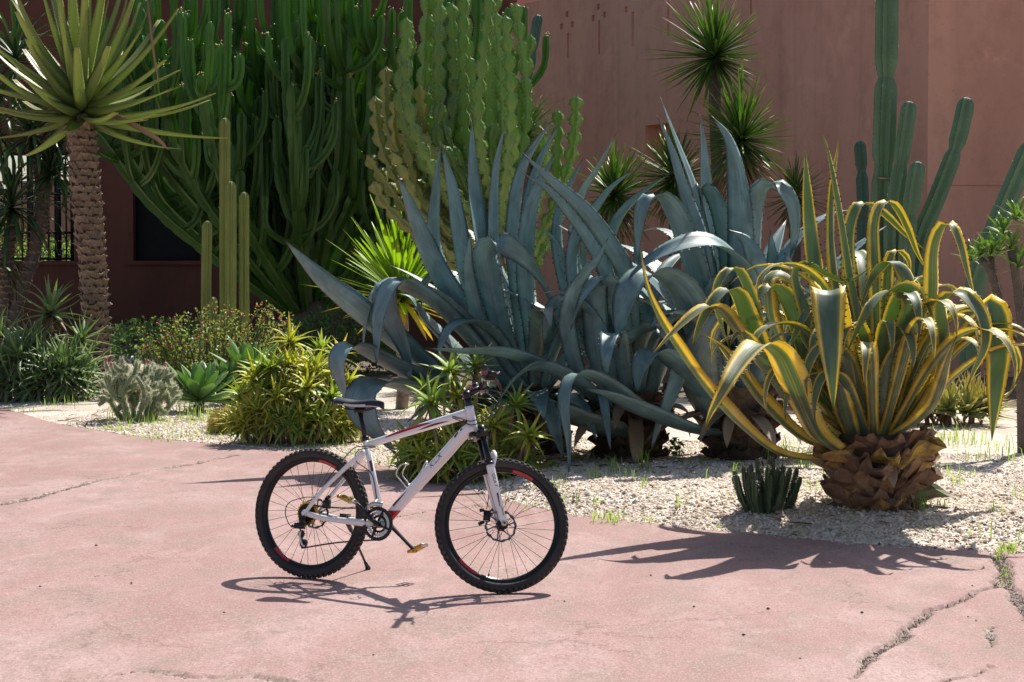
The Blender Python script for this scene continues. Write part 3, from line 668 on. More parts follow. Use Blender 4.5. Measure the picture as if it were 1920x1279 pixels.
# ---- variegated agave on its stump
gv = ground(1640, 950, .10); DV = float(gv[1]); vroot = thing('variegated_agave', (gv[0], gv[1], bed_h(gv[0], gv[1])), 'big yellow-edged agave with folded ribbon leaves on a scaly brown stump', 'agave')
def Z5(l): return [(1180 + x/1.938, 340 + y/1.938) for x, y in l]
VL = [  # course in the photo, apparent width, end depth, azimuth override, twist
 ([(820,1000),(690,1010),(540,985),(410,890),(300,775),(195,635),(110,500),(62,380),(40,250)], 34, -.25, None, None),
 ([(850,1010),(780,990),(690,930),(640,840),(590,720),(545,630),(480,592),(415,645),(350,745),(292,850),(275,908)], 50, -1.1, -105, None),
 ([(850,960),(800,780),(748,560),(725,430),(722,400),(725,500),(735,680),(742,838)], 66, -.75, -96, None),
 ([(880,960),(925,800),(945,680),(1000,570),(1035,470),(1020,410),(960,392),(890,440),(835,530),(793,618)], 46, -.5, -120, [0, 0, .2, .5, .3]),
 ([(900,950),(1000,800),(1075,620),(1100,420),(1105,260),(1130,175),(1165,155),(1200,225),(1230,340),(1262,450)], 32, -.2, -60, None),
 ([(920,950),(1040,860),(1120,740),(1145,580),(1130,460),(1170,405),(1225,420),(1285,500),(1290,600),(1250,690),(1222,765)], 38, -.6, -70, [0, .1, .3, .1, 0]),
 ([(930,930),(1080,760),(1180,610),(1255,500),(1300,455),(1335,500),(1342,620),(1330,780),(1317,944)], 46, -.3, -55, [0, 0, .5, .9, .9]),
 ([(700,880),(600,760),(490,570),(445,430),(410,345),(380,318),(335,350),(315,420),(335,520),(362,600)], 20, .1, -130, None),
 ([(760,930),(600,800),(480,660),(425,500),(390,412),(350,398),(300,450),(255,530),(228,608)], 34, -.35, -140, None),
 ([(720,900),(560,740),(430,600),(340,480),(290,455),(230,490),(150,560),(78,636)], 30, -.45, -150, None),
 ([(780,930),(680,760),(630,600),(590,470),(545,400),(505,388),(460,430),(450,505)], 38, .2, -140, None),
 ([(780,920),(620,720),(520,520),(498,400),(505,350),(545,335),(600,365),(657,411)], 36, .35, 170, [0, 0, .2, .6, .4]),
 ([(830,900),(760,640),(690,400),(655,150),(638,-120)], 38, .35, -100, None),
 ([(850,880),(790,600),(740,300),(735,60),(762,-160)], 30, .55, -90, [0, .5, .6, .4]),
 ([(860,880),(840,560),(800,330),(760,80),(720,-120),(690,-190)], 20, .15, -110, [0, .6, .8, .6]),
 ([(860,880),(820,600),(800,340),(800,180),(830,90),(875,85),(940,130),(1010,200),(1078,252)], 30, .5, 60, None),
 ([(880,880),(900,600),(895,320),(893,150),(925,78),(965,90),(1010,170),(1050,270),(1098,342)], 26, .4, 40, None),
 ([(790,880),(690,600),(610,370),(615,315),(660,300),(720,335),(800,360),(885,308)], 28, .1, -90, [0, .2, .6, 1.2, .8]),
 ([(900,900),(980,700),(1025,500),(1015,360),(970,300),(915,305),(870,370),(840,460)], 34, .1, -60, None),
 ([(930,930),(1020,850),(1130,700),(1200,590),(1248,495)], 30, .2, -30, None),
 ([(900,980),(970,920),(1060,860),(1115,790),(1160,640),(1190,560)], 34, -.45, -60, None),
 ([(760,960),(640,860),(540,730),(460,620),(415,552),(385,560),(366,600)], 42, -.4, -140, None),
 ([(820,990),(640,940),(490,810),(400,690),(330,600),(262,552)], 32, -.1, -150, None),
 ([(870,930),(900,700),(930,500),(940,330),(955,262),(985,255),(1015,290),(1020,350)], 30, .6, 50, None),
 ([(840,940),(760,800),(700,660),(640,560),(650,470),(600,560),(580,640)], 22, -.2, -110, None),
 ([(870,930),(860,780),(840,600),(830,470),(805,410),(770,395),(745,400)], 30, .15, 100, None),
 ([(870,980),(830,960),(790,870),(760,760),(735,640)], 40, -.25, -100, None),
 ([(880,980),(900,930),(930,850),(925,740),(960,620),(1000,560)], 36, -.3, -75, None),
]
for i, (pts, wp, dd, az, tw) in enumerate(VL):
    hand_leaf(vroot, DV, Z5(pts), wp*(.85 if 12 <= i <= 16 else 1.02), dd*1.3 - .15 if dd < .2 else dd, M['varieg'], az, tw, .05, .38, .024, seed=i, wave=.03)
for k in range(26):      # more narrow ribbons folding over in loops all round the near side
    az = R(-165 + 145 * ((k*.618 + .3) % 1.0)); low_ = k % 3; bz = np.array([math.cos(az)*.13, math.sin(az)*.13, .42])
    leaf_geo(arc_path(bz, az, R([50, 62, 76][low_] + random.uniform(-6, 6)), random.uniform(1.15, 1.7), R([180, 205, 230][low_] + random.uniform(-20, 20)), random.uniform(2.6, 4.2), 15, side=random.uniform(-.3, .3)), random.uniform(.085, .12), Wof(az), PROF_AG, .34, .022, 34, 3, None, .05, None, .03, 200+k).build('leaf', [M['varieg'], M['tooth']], vroot)
for k in range(14):      # the far side of the rosette
    az = R(20 + 140 * k / 13 + random.uniform(-6, 6)); bz = np.array([math.cos(az)*.1, math.sin(az)*.1, .5])
    e0 = R(random.uniform(55, 82)); L = random.uniform(1.25, 1.75)
    leaf_geo(arc_path(bz, az, e0, L, R(random.uniform(130, 230)), 2.4), random.uniform(.11, .15), Wof(az), PROF_AG, .36, .024, 22, 3, None, .05, None, .02, k).build('leaf', [M['varieg'], M['tooth']], vroot)
hv = [husk_mesh('husk_a', .22, .19, .15, M['husk']), husk_mesh('husk_b', .19, .17, .17, M['husk']), husk_mesh('husk_c', .25, .16, .12, M['husk'])]
husk_trunk(vroot, (0, 0, -.08), (.0, .0, .46), .19, .30, 6, 12, hv, M['trunk_core'], jit=.40, up=.36, bulge=.10)

# ---- three blue agaves
def Za(l, o, s): return [(o[0] + x/s, o[1] + y/s) for x, y in l]
hb = [husk_mesh('husk_d', .22, .2, .09, M['husk_dark']), husk_mesh('husk_e', .18, .17, .11, M['husk_dark'])]
def blue_agave(px, D, label, heart):
    x = (px - 960) / FPX * D
    r = thing('blue_agave', (x, D, float(bed_h(x, D))), label, 'agave')
    husk_trunk(r, (0, 0, -.08), (0, 0, heart), .24, .30, 5, 11, hb, M['trunk_core'], jit=.3, up=.3)
    return r
def fill(r, heart, azs, n, e, L, droop, wd, seed, matl=None):
    rs = np.random.default_rng(seed)
    for k in range(n):
        az = R(azs[0] + (azs[1]-azs[0]) * (k + .5) / n + rs.uniform(-9, 9)); bz = np.array([math.cos(az)*.1, math.sin(az)*.1, heart*.95])
        leaf_geo(arc_path(bz, az, R(rs.uniform(*e)), rs.uniform(*L), R(rs.uniform(*droop)), 2.0, side=rs.uniform(-.2, .2)), rs.uniform(*wd), Wof(az), PROF_AG, .36, .035, 22, 3, None, .06, None, 0, k).build('leaf', [matl or M['blue'], M['tooth']], r)
DA, DB, DC = 16.3, 15.9, 15.75
ra = blue_agave(1000, DA, 'blue-grey agave whose drooping leaves reach over the bicycle saddle', .55)
A_ = [
 ([(975,745),(915,650),(850,560),(810,492),(777,410),(745,328)], 44, -.1, -120, None),
 ([(975,740),(880,610),(825,510),(808,440),(814,360),(826,266)], 30, .35, 152, None),
 ([(980,740),(915,620),(880,530),(863,446),(850,364),(828,270)], 36, .1, -100, None),
 ([(985,740),(945,620),(912,510),(893,413),(884,331),(884,225)], 36, .25, 150, None),
 ([(990,735),(950,600),(925,500),(922,413),(928,315),(947,232)], 23, .4, 145, None),
 ([(995,740),(975,600),(964,480),(964,400),(978,320),(1006,268),(1042,219)], 30, .2, -80, [0, 0, .2, .4]),
 ([(1000,740),(990,600),(985,460),(994,364),(1015,295),(1052,228)], 24, .5, -70, None),
 ([(1005,745),(995,620),(986,528),(990,430),(1004,364),(1042,284)], 36, -.1, -80, None),
 ([(990,750),(950,650),(925,560),(912,490),(915,463),(945,457),(978,476),(1010,512),(1032,558),(1042,615)], 50, -.5, -95, [0, 0, .3, 1.0, 1.2]),
 ([(985,755),(930,680),(900,612),(885,555),(878,495),(882,434)], 31, -.45, -100, None),
 ([(980,755),(905,655),(830,585),(770,548),(735,540),(736,580),(752,622),(766,672),(771,724)], 62, -.55, -150, None),
 ([(975,750),(880,620),(790,545),(735,530),(703,558),(687,610),(680,664)], 46, -.2, -165, None),
 ([(975,755),(880,640),(800,560),(745,530),(716,580),(708,640),(706,692)], 36, -.7, -140, None),
 ([(975,770),(870,748),(795,686),(722,624),(660,572),(600,522),(534,451)], 36, -.25, -165, [0, .5, .8, .8]),
 ([(975,785),(850,745),(750,700),(690,668),(658,652),(638,678),(645,725),(656,765)], 66, -.6, -150, None),
 ([(980,795),(870,770),(780,738),(712,722),(684,748),(698,795),(728,830),(746,856)], 62, -.9, -135, None),
 ([(990,790),(930,790),(880,790),(840,800),(800,812),(760,836)], 48, -.8, -120, None),
 ([(1000,780),(1010,700),(1040,600),(1070,540),(1092,520)], 34, -.2, -60, None),
 ([(980,760),(930,640),(880,560),(835,515),(800,530),(790,575)], 40, .2, 150, None),
 ([(985,770),(900,720),(840,650),(795,600),(770,560),(745,550)], 50, .1, 170, None),
]
for i, (p, wp, dd, az, tw) in enumerate(A_): hand_leaf(ra, DA, p, wp, dd, M['blue'], az, tw, .07, .34, .035, seed=i)
fill(ra, .55, (20, 160), 9, (35, 75), (1.3, 1.9), (20, 120), (.15, .2), 3)
fill(ra, .55, (-165, -15), 3, (48, 78), (1.1, 1.6), (100, 190), (.16, .2), 14)
fill(ra, .5, (-160, -20), 5, (-5, 15), (.9, 1.3), (40, 80), (.16, .2), 4)
rb = blue_agave(1180, DB, 'blue agave with crossing narrow leaves between the two other blue agaves', .5)
z3 = lambda l: Za(l, (980, 180), 3.045); z4 = lambda l: Za(l, (940, 520), 3.367)
B_ = [
 ([(1175,790),(1100,740),(1020,690),(942,664),(867,660),(801,653)], 26, -.9, -160, [0, .3, .5, .5]),
 ([(1170,790),(1090,725),(1015,690),(975,702),(944,740),(922,780)], 28, -.9, -140, [0, .2, .4, .6]),
 ([(1165,800),(1130,700),(1117,610),(1117,556),(1132,531),(1160,545),(1172,580)], 52, -.3, -100, None),
 ([(1175,790),(1110,640),(1075,500),(1072,426),(1088,361),(1121,311),(1158,245)], 25, .4, 150, None),
 ([(1170,790),(1090,620),(1050,490),(1046,410),(1065,354),(1096,292)], 25, .6, -80, None),
 ([(1170,785),(1100,620),(1075,520),(1078,450),(1108,403),(1144,354),(1192,315)], 25, .2, -70, None),
 ([(1175,785),(1150,620),(1138,510),(1144,453),(1164,403),(1210,357),(1258,325)], 25, .3, -60, None),
 ([(1190,795),(1188,650),(1177,525),(1144,459),(1095,393),(1029,334),(978,286)], 31, -.25, -120, [0, .3, .6, .6]),
 ([(1180,795),(1155,650),(1138,525),(1111,459),(1072,403),(1029,357),(978,324)], 25, 0, -130, [0, .3, .5, .5]),
 ([(1170,795),(1110,640),(1075,540),(1052,476),(1033,443),(1002,422)], 20, .2, -140, None),
 ([(1165,800),(1095,720),(1066,620),(1072,560),(1100,510),(1122,485),(1142,442)], 34, -.55, -100, [0, .2, .4, .5]),
 ([(1185,800),(1150,710),(1163,658),(1193,628),(1230,617),(1262,645),(1272,690),(1255,745),(1235,795),(1219,850)], 36, -.6, -70, None),
 ([(1175,805),(1110,785),(1060,758),(1036,757),(1040,800),(1059,864)], 26, -.8, -120, None),
 ([(1180,815),(1100,800),(1000,768),(940,728)], 48, -.55, -150, None),
 ([(1195,825),(1140,815),(1080,788),(1040,755)], 60, -.7, -110, None),
 ([(1180,800),(1140,760),(1130,735),(1138,790),(1145,847)], 20, -.8, -100, None),
 ([(1185,790),(1140,690),(1110,600),(1060,560),(1030,590),(1020,650)], 34, -.2, -140, None),
 ([(1190,790),(1180,680),(1160,590),(1150,540),(1120,525),(1085,560),(1070,620)], 40, -.4, -110, None),
 ([(1200,800),(1230,720),(1260,640),(1280,560)], 40, .1, -40, None),
 ([(1190,800),(1160,700),(1130,610),(1100,520),(1090,440)], 30, .5, -90, None),
 ([(1195,800),(1210,700),(1215,600),(1200,500),(1190,420)], 34, .4, -80, None),
]
for i, (p, wp, dd, az, tw) in enumerate(B_): hand_leaf(rb, DB, p, wp, dd, M['blue'], az, tw, .07, .34, .032, seed=40+i)
fill(rb, .5, (-170, -10), 4, (50, 80), (1.1, 1.6), (100, 200), (.15, .19), 15)
fill(rb, .5, (10, 170), 8, (40, 75), (1.2, 1.8), (20, 120), (.12, .17), 5)
rc = blue_agave(1388, DC, 'tall broad-leaved blue agave standing behind the yellow-edged agave', .55)
C_ = [
 ([(1375,790),(1352,640),(1331,508),(1315,426),(1295,344),(1266,262),(1238,182)], 32, .2, 160, None),
 ([(1370,790),(1345,640),(1318,459),(1285,364),(1259,279),(1231,215)], 27, .05, -95, None),
 ([(1378,790),(1352,600),(1328,440),(1320,344),(1318,279),(1312,212)], 38, .4, 148, None),
 ([(1385,790),(1392,600),(1390,436),(1384,344),(1367,262),(1333,216)], 54, .15, -90, [0, 0, .1, .4]),
 ([(1375,790),(1375,600),(1366,475),(1351,403),(1331,361),(1310,349),(1298,370),(1292,420)], 42, .3, -110, None),
 ([(1365,790),(1330,620),(1302,508),(1275,426),(1249,377),(1222,369),(1205,390),(1197,443),(1197,495)], 42, -.15, -130, None),
 ([(1400,790),(1420,660),(1412,560),(1397,502),(1358,464),(1315,453),(1259,466),(1210,492),(1178,524)], 38, -.6, -150, [0, 0, -.3, -.5, -.3]),
 ([(1395,790),(1405,600),(1411,440),(1420,372),(1441,348),(1467,356),(1486,390),(1489,443),(1478,505)], 46, .25, -60, None),
 ([(1395,790),(1425,640),(1424,520),(1402,455),(1364,430)], 56, -.2, -80, None),
 ([(1350,800),(1320,680),(1296,590),(1262,535),(1218,515),(1182,545),(1165,600),(1160,655)], 62, -.4, -140, None),
 ([(1370,815),(1311,806),(1237,788),(1178,755),(1133,722),(1100,704),(1078,704),(1064,730),(1062,775),(1068,832),(1066,898)], 32, -1.2, -150, [0, .2, .3, .1, 0]),
 ([(1370,820),(1290,805),(1210,775),(1140,742),(1090,728)], 34, -.9, -165, [0, .3, .5, .5]),
 ([(1400,818),(1345,792),(1312,725),(1312,650),(1345,600),(1380,590)], 74, -.5, -110, None),
 ([(1380,810),(1330,760),(1280,700),(1230,660),(1200,690),(1195,740)], 44, -.6, -130, None),
 ([(1385,800),(1350,700),(1330,610),(1340,540),(1380,515),(1410,545)], 44, -.2, -90, None),
 ([(1400,800),(1450,700),(1480,600),(1490,520),(1470,470)], 50, .1, -50, None),
 ([(1400,800),(1440,640),(1450,520),(1445,430)], 46, .3, -80, None),
 ([(1395,800),(1480,760),(1560,700),(1620,600),(1650,520)], 44, .3, -10, None),
 ([(1395,800),(1500,740),(1600,640),(1690,520),(1700,440)], 36, .5, 10, None),
 ([(1370,800),(1300,640),(1250,560),(1190,500),(1150,480)], 30, .3, 150, None),
]
for i, (p, wp, dd, az, tw) in enumerate(C_): hand_leaf(rc, DC, p, wp, dd, M['blue'], az, tw, .07, .30, .038, seed=80+i)
fill(rc, .55, (-170, -10), 3, (55, 80), (1.2, 1.7), (110, 190), (.17, .21), 16)
fill(rc, .55, (0, 180), 10, (40, 78), (1.4, 2.1), (15, 110), (.16, .22), 6)

for r_, sd_ in ((ra, 31), (rb, 32), (rc, 33)): fill(r_, .42, (-170, -10), 6, (-30, 10), (.5, .9), (40, 90), (.10, .16), sd_, M['dead_leaf'])
fill(vroot, .36, (-150, -30), 3, (-50, -20), (.25, .4), (20, 60), (.08, .11), 34, M['dead_leaf'])
# ------------------------------------------------------------------ ribbed stems
def column_geo(path, r, ribs=7, depth=.22, n=26, dome=1.0, spines=0.0, mb=None, seed=0, waist=None, wig=0.0, per=4, slen=.022, sharp=.6, pinch=0.0):
    """ribbed cactus stem; waist = list of (t, width) pinches; spines = spacing of areoles"""
    mb = mb or MB(); rs = np.random.default_rng(seed)
    P0 = crom(path, n); L = np.linalg.norm(np.diff(P0, axis=0), axis=1).sum()
    # extra stations to round the tip
    k = max(4, n//6); tt = np.r_[np.linspace(0, 1 - r*dome/L, n-k), 1 - r*dome/L * (1 - np.sin(np.linspace(0, 1, k+1)[1:] * math.pi/2))]
    P = np.stack([np.interp(tt, np.linspace(0, 1, n), P0[:, q]) for q in range(3)], 1)
    rad = np.full(len(tt), r, float); x = np.clip((tt - (1 - r*dome/L)) / (r*dome/L), 0, 1); rad *= np.sqrt(np.clip(1 - x**2, .0009, 1))
    if waist is not None:
        for (w0, amt) in waist: rad *= 1 - amt * np.exp(-((tt - w0)*L / (r*.55))**2)
    if pinch:
        ps = np.cumsum(rs.uniform(.7, 1.3, 60))*pinch
        for q in ps[ps < L - r]: rad *= 1 - rs.uniform(.12, .30)*np.exp(-((L*(1-tt) - q)/(r*.42))**2)
    if wig: rad *= 1 + wig * np.sin(tt * L / r * 1.1 + seed)
    T, S, B = frames(P, (0.3, -1, .1)); na = ribs * per; a = np.arange(na) * 2*np.pi/na
    rr = 1 - depth * (.5 - .5*np.cos(ribs*a))**sharp
    ring = np.cos(a)[None, :, None]*S[:, None] + np.sin(a)[None, :, None]*B[:, None]
    V = (P[:, None] + (rad[:, None]*rr[None])[..., None]*ring); m = len(P)
    F = [[i*na+j, i*na+(j+1) % na, (i+1)*na+(j+1) % na, (i+1)*na+j] for i in range(m-1) for j in range(na)] + [[(m-1)*na+j for j in range(na)]]
    mb.add(V.reshape(-1, 3), F, None, 0)
    if spines:
        ks = int(L / spines); f = (np.arange(ks)+.5)/ks
        tris = []
        for q in range(ribs):
            a0 = q*2*np.pi/ribs
            for ff in f:
                i = min(m-2, np.searchsorted(tt, ff)); d = math.cos(a0)*S[i] + math.sin(a0)*B[i]
                c = np.array([np.interp(ff, tt, P[:, z]) for z in range(3)]) + d*np.interp(ff, tt, rad)
                for _ in range(2):
                    e = nrm(d + rs.normal(0, .7, 3)) * slen * rs.uniform(.6, 1.2); s_ = np.cross(e, T[i]); s_ = nrm(s_) * slen*.13
                    tris += [c - s_, c + s_, c + e]
        if tris: mb.add(np.array(tris), [[3*q, 3*q+1, 3*q+2] for q in range(len(tris)//3)], None, 1)
    return mb
def stem_from_photo(root, pts, wpx, D, matl, name='stem', ribs=7, depth=.38, waist=None, spines=.06, wig=0, seed=0, dd=0, sp='spine', slen=.025, n=30):
    P = np.array([at(x, y, D + dd*(1 - k/(len(pts)-1.0))*0 + dd) for k, (x, y) in enumerate(pts)])
    P = P[::-1] if P[0, 2] > P[-1, 2] else P
    return column_geo(P - np.array(root.location), wpx/2/ppm(D), ribs, depth, n, 1.2, spines, None, seed, waist, wig, 2, slen).build(name, [matl, M[sp]], root, smooth=False)
def groot(name, px, D, label, cat, group=None):
    x = (px - 960)/FPX*D; return thing(name, (x, D, float(bed_h(x, D))), label, cat, group)
def gy_(D): return 497 + FPX*CAM_H/D      # photo row of the ground at distance D

# right-hand cereus group
D = 24.0
o = groot('columnar_cactus', 1690, D, 'tall ribbed blue-green cactus with pinched joints rising past the frame', 'cactus')
stem_from_photo(o, [(1660,760),(1655,480),(1656,330),(1661,155),(1664,-60)], 45, D, M['cereus'], ribs=8, waist=[(.545,.30),(.755,.36),(.40,.16)], seed=1, n=60)
MB().tube(np.array([at(1658+17*math.cos(a), 333+2.5*math.sin(a), D+.0) + np.array([0, -.14*math.sin(a), 0]) for a in np.linspace(0, 2*math.pi, 15)]) - np.array(o.location), .012, 6).build('tie', M['scar'], o)
o = groot('columnar_cactus', 1712, D-.3, 'leaning ribbed green cactus arms crowded beside the tallest pinched column', 'cactus')
stem_from_photo(o, [(1700,770),(1682,600),(1672,440),(1690,300),(1706,190)], 31, D-.3, M['cereus'], ribs=7, waist=[(.80,.32)], seed=2, n=40)
stem_from_photo(o, [(1715,770),(1700,600),(1700,470),(1708,390),(1722,303)], 32, D-.5, M['cereus'], ribs=7, waist=[(.78,.34)], seed=3, n=40)
stem_from_photo(o, [(1725,770),(1705,600),(1722,460),(1757,370),(1792,275),(1814,183)], 34, D-.2, M['cereus'], ribs=7, waist=[(.83,.32)], seed=4, n=44)
o = groot('columnar_cactus', 1618, 25.4, 'small dark bluish ribbed cactus with two swollen joints by the wall', 'cactus')
stem_from_photo(o, [(1618,750),(1618,420),(1616,330),(1612,264)], 24, 25.4, M['cereus_dark'], ribs=8, waist=[(.88,.35),(.70,.3)], seed=5, n=40)
o = groot('columnar_cactus', 1835, 23.0, 'single ribbed cactus leaning right behind the thorny pachypodium', 'cactus')
stem_from_photo(o, [(1815,780),(1825,560),(1850,470),(1890,372),(1935,268)], 40, 23.0, M['cereus'], ribs=7, seed=6, n=40)
# pale straight columns on the left
D = 26.0
o = groot('columnar_cactus', 428, D, 'clump of straight pale yellow-green columns in front of the candelabra tree', 'cactus')
for pts, w_, dd, sd_ in [([(423,735),(422,500),(422,221)], 21, .1, 1), ([(432,735),(433,500),(433,340)], 22, -.25, 2), ([(459,735),(458,500),(458,360)], 20, 0, 3), ([(388,735),(387,560),(389,414)], 20, -.1, 4), ([(400,735),(400,640),(400,557)], 17, -.3, 5), ([(412,735),(412,640),(411,590)], 16, -.3, 6)]:
    stem_from_photo(o, pts, w_, D+dd, M['column'], ribs=7, depth=.40, spines=.12, seed=sd_, slen=.015)
# cactus leaning on the wall behind the beaded tree
o = groot('columnar_cactus', 958, 29.0, 'thin dark cactus arm leaning against the terracotta wall', 'cactus')
stem_from_photo(o, [(945,705),(945,500),(950,300),(972,205),(997,110),(1004,62),(1010,28)], 20, 29.0, M['cereus_dark'], ribs=7, waist=[(.90,.3)], seed=8, n=44)

# candelabra euphorbia: short trunk, fans of ribbed arms
def candelabra(px, D):
    o = groot('candelabra_tree', px, D, 'huge dark green candelabra euphorbia with hundreds of upright ribbed arms', 'euphorbia')
    rs = np.random.default_rng(12); X0 = o.location.x; count = 0; tips = []
    MB().tube(crom([(0, 0, -.1), (.03, 0, .5), (0, .05, 1.0)], 8), np.linspace(.42, .36, 8), 14).build('trunk', M['bark'], o)
    def branch(P, r, wg=.07):
        nonlocal count; count += 1
        column_geo(P, r, 5, .50, max(14, int(np.linalg.norm(np.diff(P, axis=0), axis=1).sum()/.07)), 1.4, .0, None, count, None, wg*.5, 2, .02, 1, .34).build('branch', [M['euph'], M['spine']], o, smooth=False)
    prim = []
    for k in range(44):
        ring = k % 4; az = k*2.39996; reach = [3.1, 2.4, 1.6, .75][ring] * rs.uniform(.88, 1.12)
        if math.sin(az) > .55 and ring < 2 and k % 3: continue
        top = rs.uniform(4.6, 5.6) if ring else rs.uniform(3.6, 5.2)
        ca, sa = math.cos(az)*1.06, math.sin(az)*.8
        prim.append(np.array([(ca*.15, sa*.15, .75), (ca*reach*.35, sa*reach*.35, 1.5+.15*ring), (ca*reach*.72, sa*reach*.72, 2.5+.1*ring), (ca*reach*.95, sa*reach*.95, 3.5), (ca*reach*1.02, sa*reach*1.02, top)]))
    for P in prim:
        branch(P, rs.uniform(.095, .12), .10); tips.append(P[-1])
        Q = crom(P, 30)
        for j in range(rs.integers(5, 8)):
            i = rs.integers(6, 27); b = Q[i]; a = rs.uniform(0, 6.28); sp = rs.uniform(.22, .5); h = rs.uniform(.8, 2.0)
            if b[2] + h > 6.6: h = max(.6, 6.6 - b[2])
            d = np.array([math.cos(a), math.sin(a)*.9 - .25, 0]) * sp + np.array([Q[i][0], Q[i][1], 0]) * .05
            B2 = np.array([b, b + d*.55 + [0, 0, h*.16], b + d + [0, 0, h*.5], b + d*1.08 + [0, 0, h]])
            branch(B2, rs.uniform(.058, .078), .12); tips.append(B2[-1])
            if count < 295 and rs.uniform() < .5:
                i2 = crom(B2, 12)[rs.integers(5, 9)]; a2 = rs.uniform(0, 6.28); d2 = np.array([math.cos(a2), math.sin(a2), 0]) * .2; h2 = rs.uniform(.5, .9)
                B3 = np.array([i2, i2 + d2*.7 + [0, 0, .08], i2 + d2 + [0, 0, h2*.5], i2 + d2 + [0, 0, h2]]); branch(B3, rs.uniform(.058, .075), .12); tips.append(B3[-1])
    ex = MB()      # the many small tips beyond the counted branches
    for k in range(330):
        P = prim[rs.integers(len(prim))]; b = crom(P, 20)[rs.integers(6, 20)]; a = rs.uniform(0, 6.28); d = np.array([math.cos(a), math.sin(a)*.9 - .3, 0])*rs.uniform(.2, .75); h = rs.uniform(.5, 1.5)
        if b[2] + h > 6.7: h = .6
        B4 = np.array([b, b + d*.6 + [0, 0, h*.15], b + d + [0, 0, h*.5], b + d*1.05 + [0, 0, h]]); column_geo(B4, rs.uniform(.05, .07), 5, .5, 14, 1.4, 0, ex, 900+k, None, .04, 2, .02, 1, .3); tips.append(B4[-1])
    ex.build('small_branches', M['euph'], o, smooth=False, kind='stuff')
    fl = MB()
    for p in tips:
        if p[2] < 3.0: continue
        for _ in range(rs.integers(0, 8)):
            c = p + rs.normal(0, .028, 3)*[1, 1, .6] + [0, 0, .012]; s_ = .016*rs.uniform(.7, 1.4)
            fl.add(c + np.array([[s_,0,0],[-s_,0,0],[0,s_,0],[0,-s_,0],[0,0,s_],[0,0,-s_]]), [[0,2,4],[2,1,4],[1,3,4],[3,0,4],[2,0,5],[1,2,5],[3,1,5],[0,3,5]])
    fl.build('flower_cluster', M['yellow_flower'], o, kind='stuff')
    return o
candelabra(578, 31.5)

# beaded euphorbia tree
def bead_geo(P, r, seg=.24, wings=4, seed=0, n=None):
    rs = np.random.default_rng(seed); L = np.linalg.norm(np.diff(P, axis=0), axis=1).sum(); n = n or max(14, int(L/.026)); Q = crom(P, n); s = np.linspace(0, L, n)
    ph = rs.uniform(0, 1); x = ((L - s)/seg) % 1.0      # from the tip: narrow tip, swollen base of each joint
    wing = .30 + .70*np.clip(np.sin(np.pi*np.clip(x, 0, 1)**.8), 0, 1); wing *= np.clip((L-s)/(r*.7), .06, 1); wing *= 1 + .10*((np.arange(n) % 2)*2-1)
    T, S, B = frames(Q, (.4, -1, .2)); na = wings*4; a = np.arange(na)*2*np.pi/na + rs.uniform(0, 1.5)
    V = []
    for i in range(n):
        pk = np.where(np.arange(na) % 4 == 0, wing[i], np.where(np.arange(na) % 4 == 2, .30*min(1, wing[i]*2), .34*wing[i] + .12))
        V.append(Q[i] + r*pk[:, None]*(np.cos(a)[:, None]*S[i] + np.sin(a)[:, None]*B[i]))
    mb = MB(); mb.add(np.concatenate(V), [[i*na+j, i*na+(j+1) % na, (i+1)*na+(j+1) % na, (i+1)*na+j] for i in range(n-1) for j in range(na)] + [[(n-1)*na+j for j in range(na)]])
    tris = []
    for i in range(0, n-1, 2):
        for q in range(wings):
            d = math.cos(a[q*4])*S[i] + math.sin(a[q*4])*B[i]; c = Q[i] + d*r*wing[i]
            for sg in (-1, 1):
                e = nrm(d + sg*.6*np.cross(d, T[i]) + rs.normal(0, .15, 3))*.016; tris += [c - T[i]*.004, c + T[i]*.004, c + e]
    mb.add(np.array(tris), [[3*k, 3*k+1, 3*k+2] for k in range(len(tris)//3)], None, 1); return mb
D = 22.0
o = groot('beaded_euphorbia', 935, D, 'tree euphorbia with beaded winged stems standing behind the blue agave', 'euphorbia')
lo = np.array(o.location)
MB().tube(crom([at(938, 780, D)-lo, at(940, 600, D)-lo, at(932, 480, D)-lo, at(930, 400, D)-lo], 14), np.linspace(.11, .085, 14), 12).build('trunk', M['bark'], o)
rs = np.random.default_rng(5); nb = 0
for k in range(29):
    xt = 742 + 252*((k*.618) % 1.0); yt = rs.uniform(-60, 70) if k % 2 else rs.uniform(60, 270); dd = rs.uniform(-1.0, 1.0)
    xm = 930 + (xt-930)*.80; ys = rs.uniform(400, 470)
    P = np.array([at(930, ys, D), at(930+(xm-930)*.5, ys-60, D+dd*.5), at(xm, 290, D+dd*.85), at(xt, 190 if yt < 120 else 260, D+dd), at(xt+rs.uniform(-22, 22), yt, D+dd)]) - lo
    bead_geo(P, rs.uniform(.072, .095), rs.uniform(.2, .27), 4, k).build('branch', [M['euph_bead'], M['spine']], o)
for k, (pts, dd) in enumerate([([(925,470),(860,470),(770,400),(715,330),(688,290)], -.4), ([(925,480),(850,440),(760,360),(715,270),(702,180)], -.2), ([(925,470),(850,420),(770,330),(728,240),(724,125)], .1),
    ([(925,480),(860,450),(790,370),(765,280),(765,215)], -.6), ([(925,500),(850,500),(780,440),(720,380),(700,340)], -.7), ([(925,490),(830,430),(770,340),(742,250),(744,185)], -.5), ([(925,460),(860,400),(800,300),(790,220),(786,160)], -.6),
    ([(925,520),(850,480),(800,430),(760,330),(735,285)], -.8), ([(935,520),(900,470),(850,360),(800,270),(770,240)], -.9)]):
    bead_geo(np.array([at(x, y, D + dd*j/4) for j, (x, y) in enumerate(pts)]) - lo, .082, .19, 4, 60+k).build('branch', [M['euph_old'], M['spine']], o)
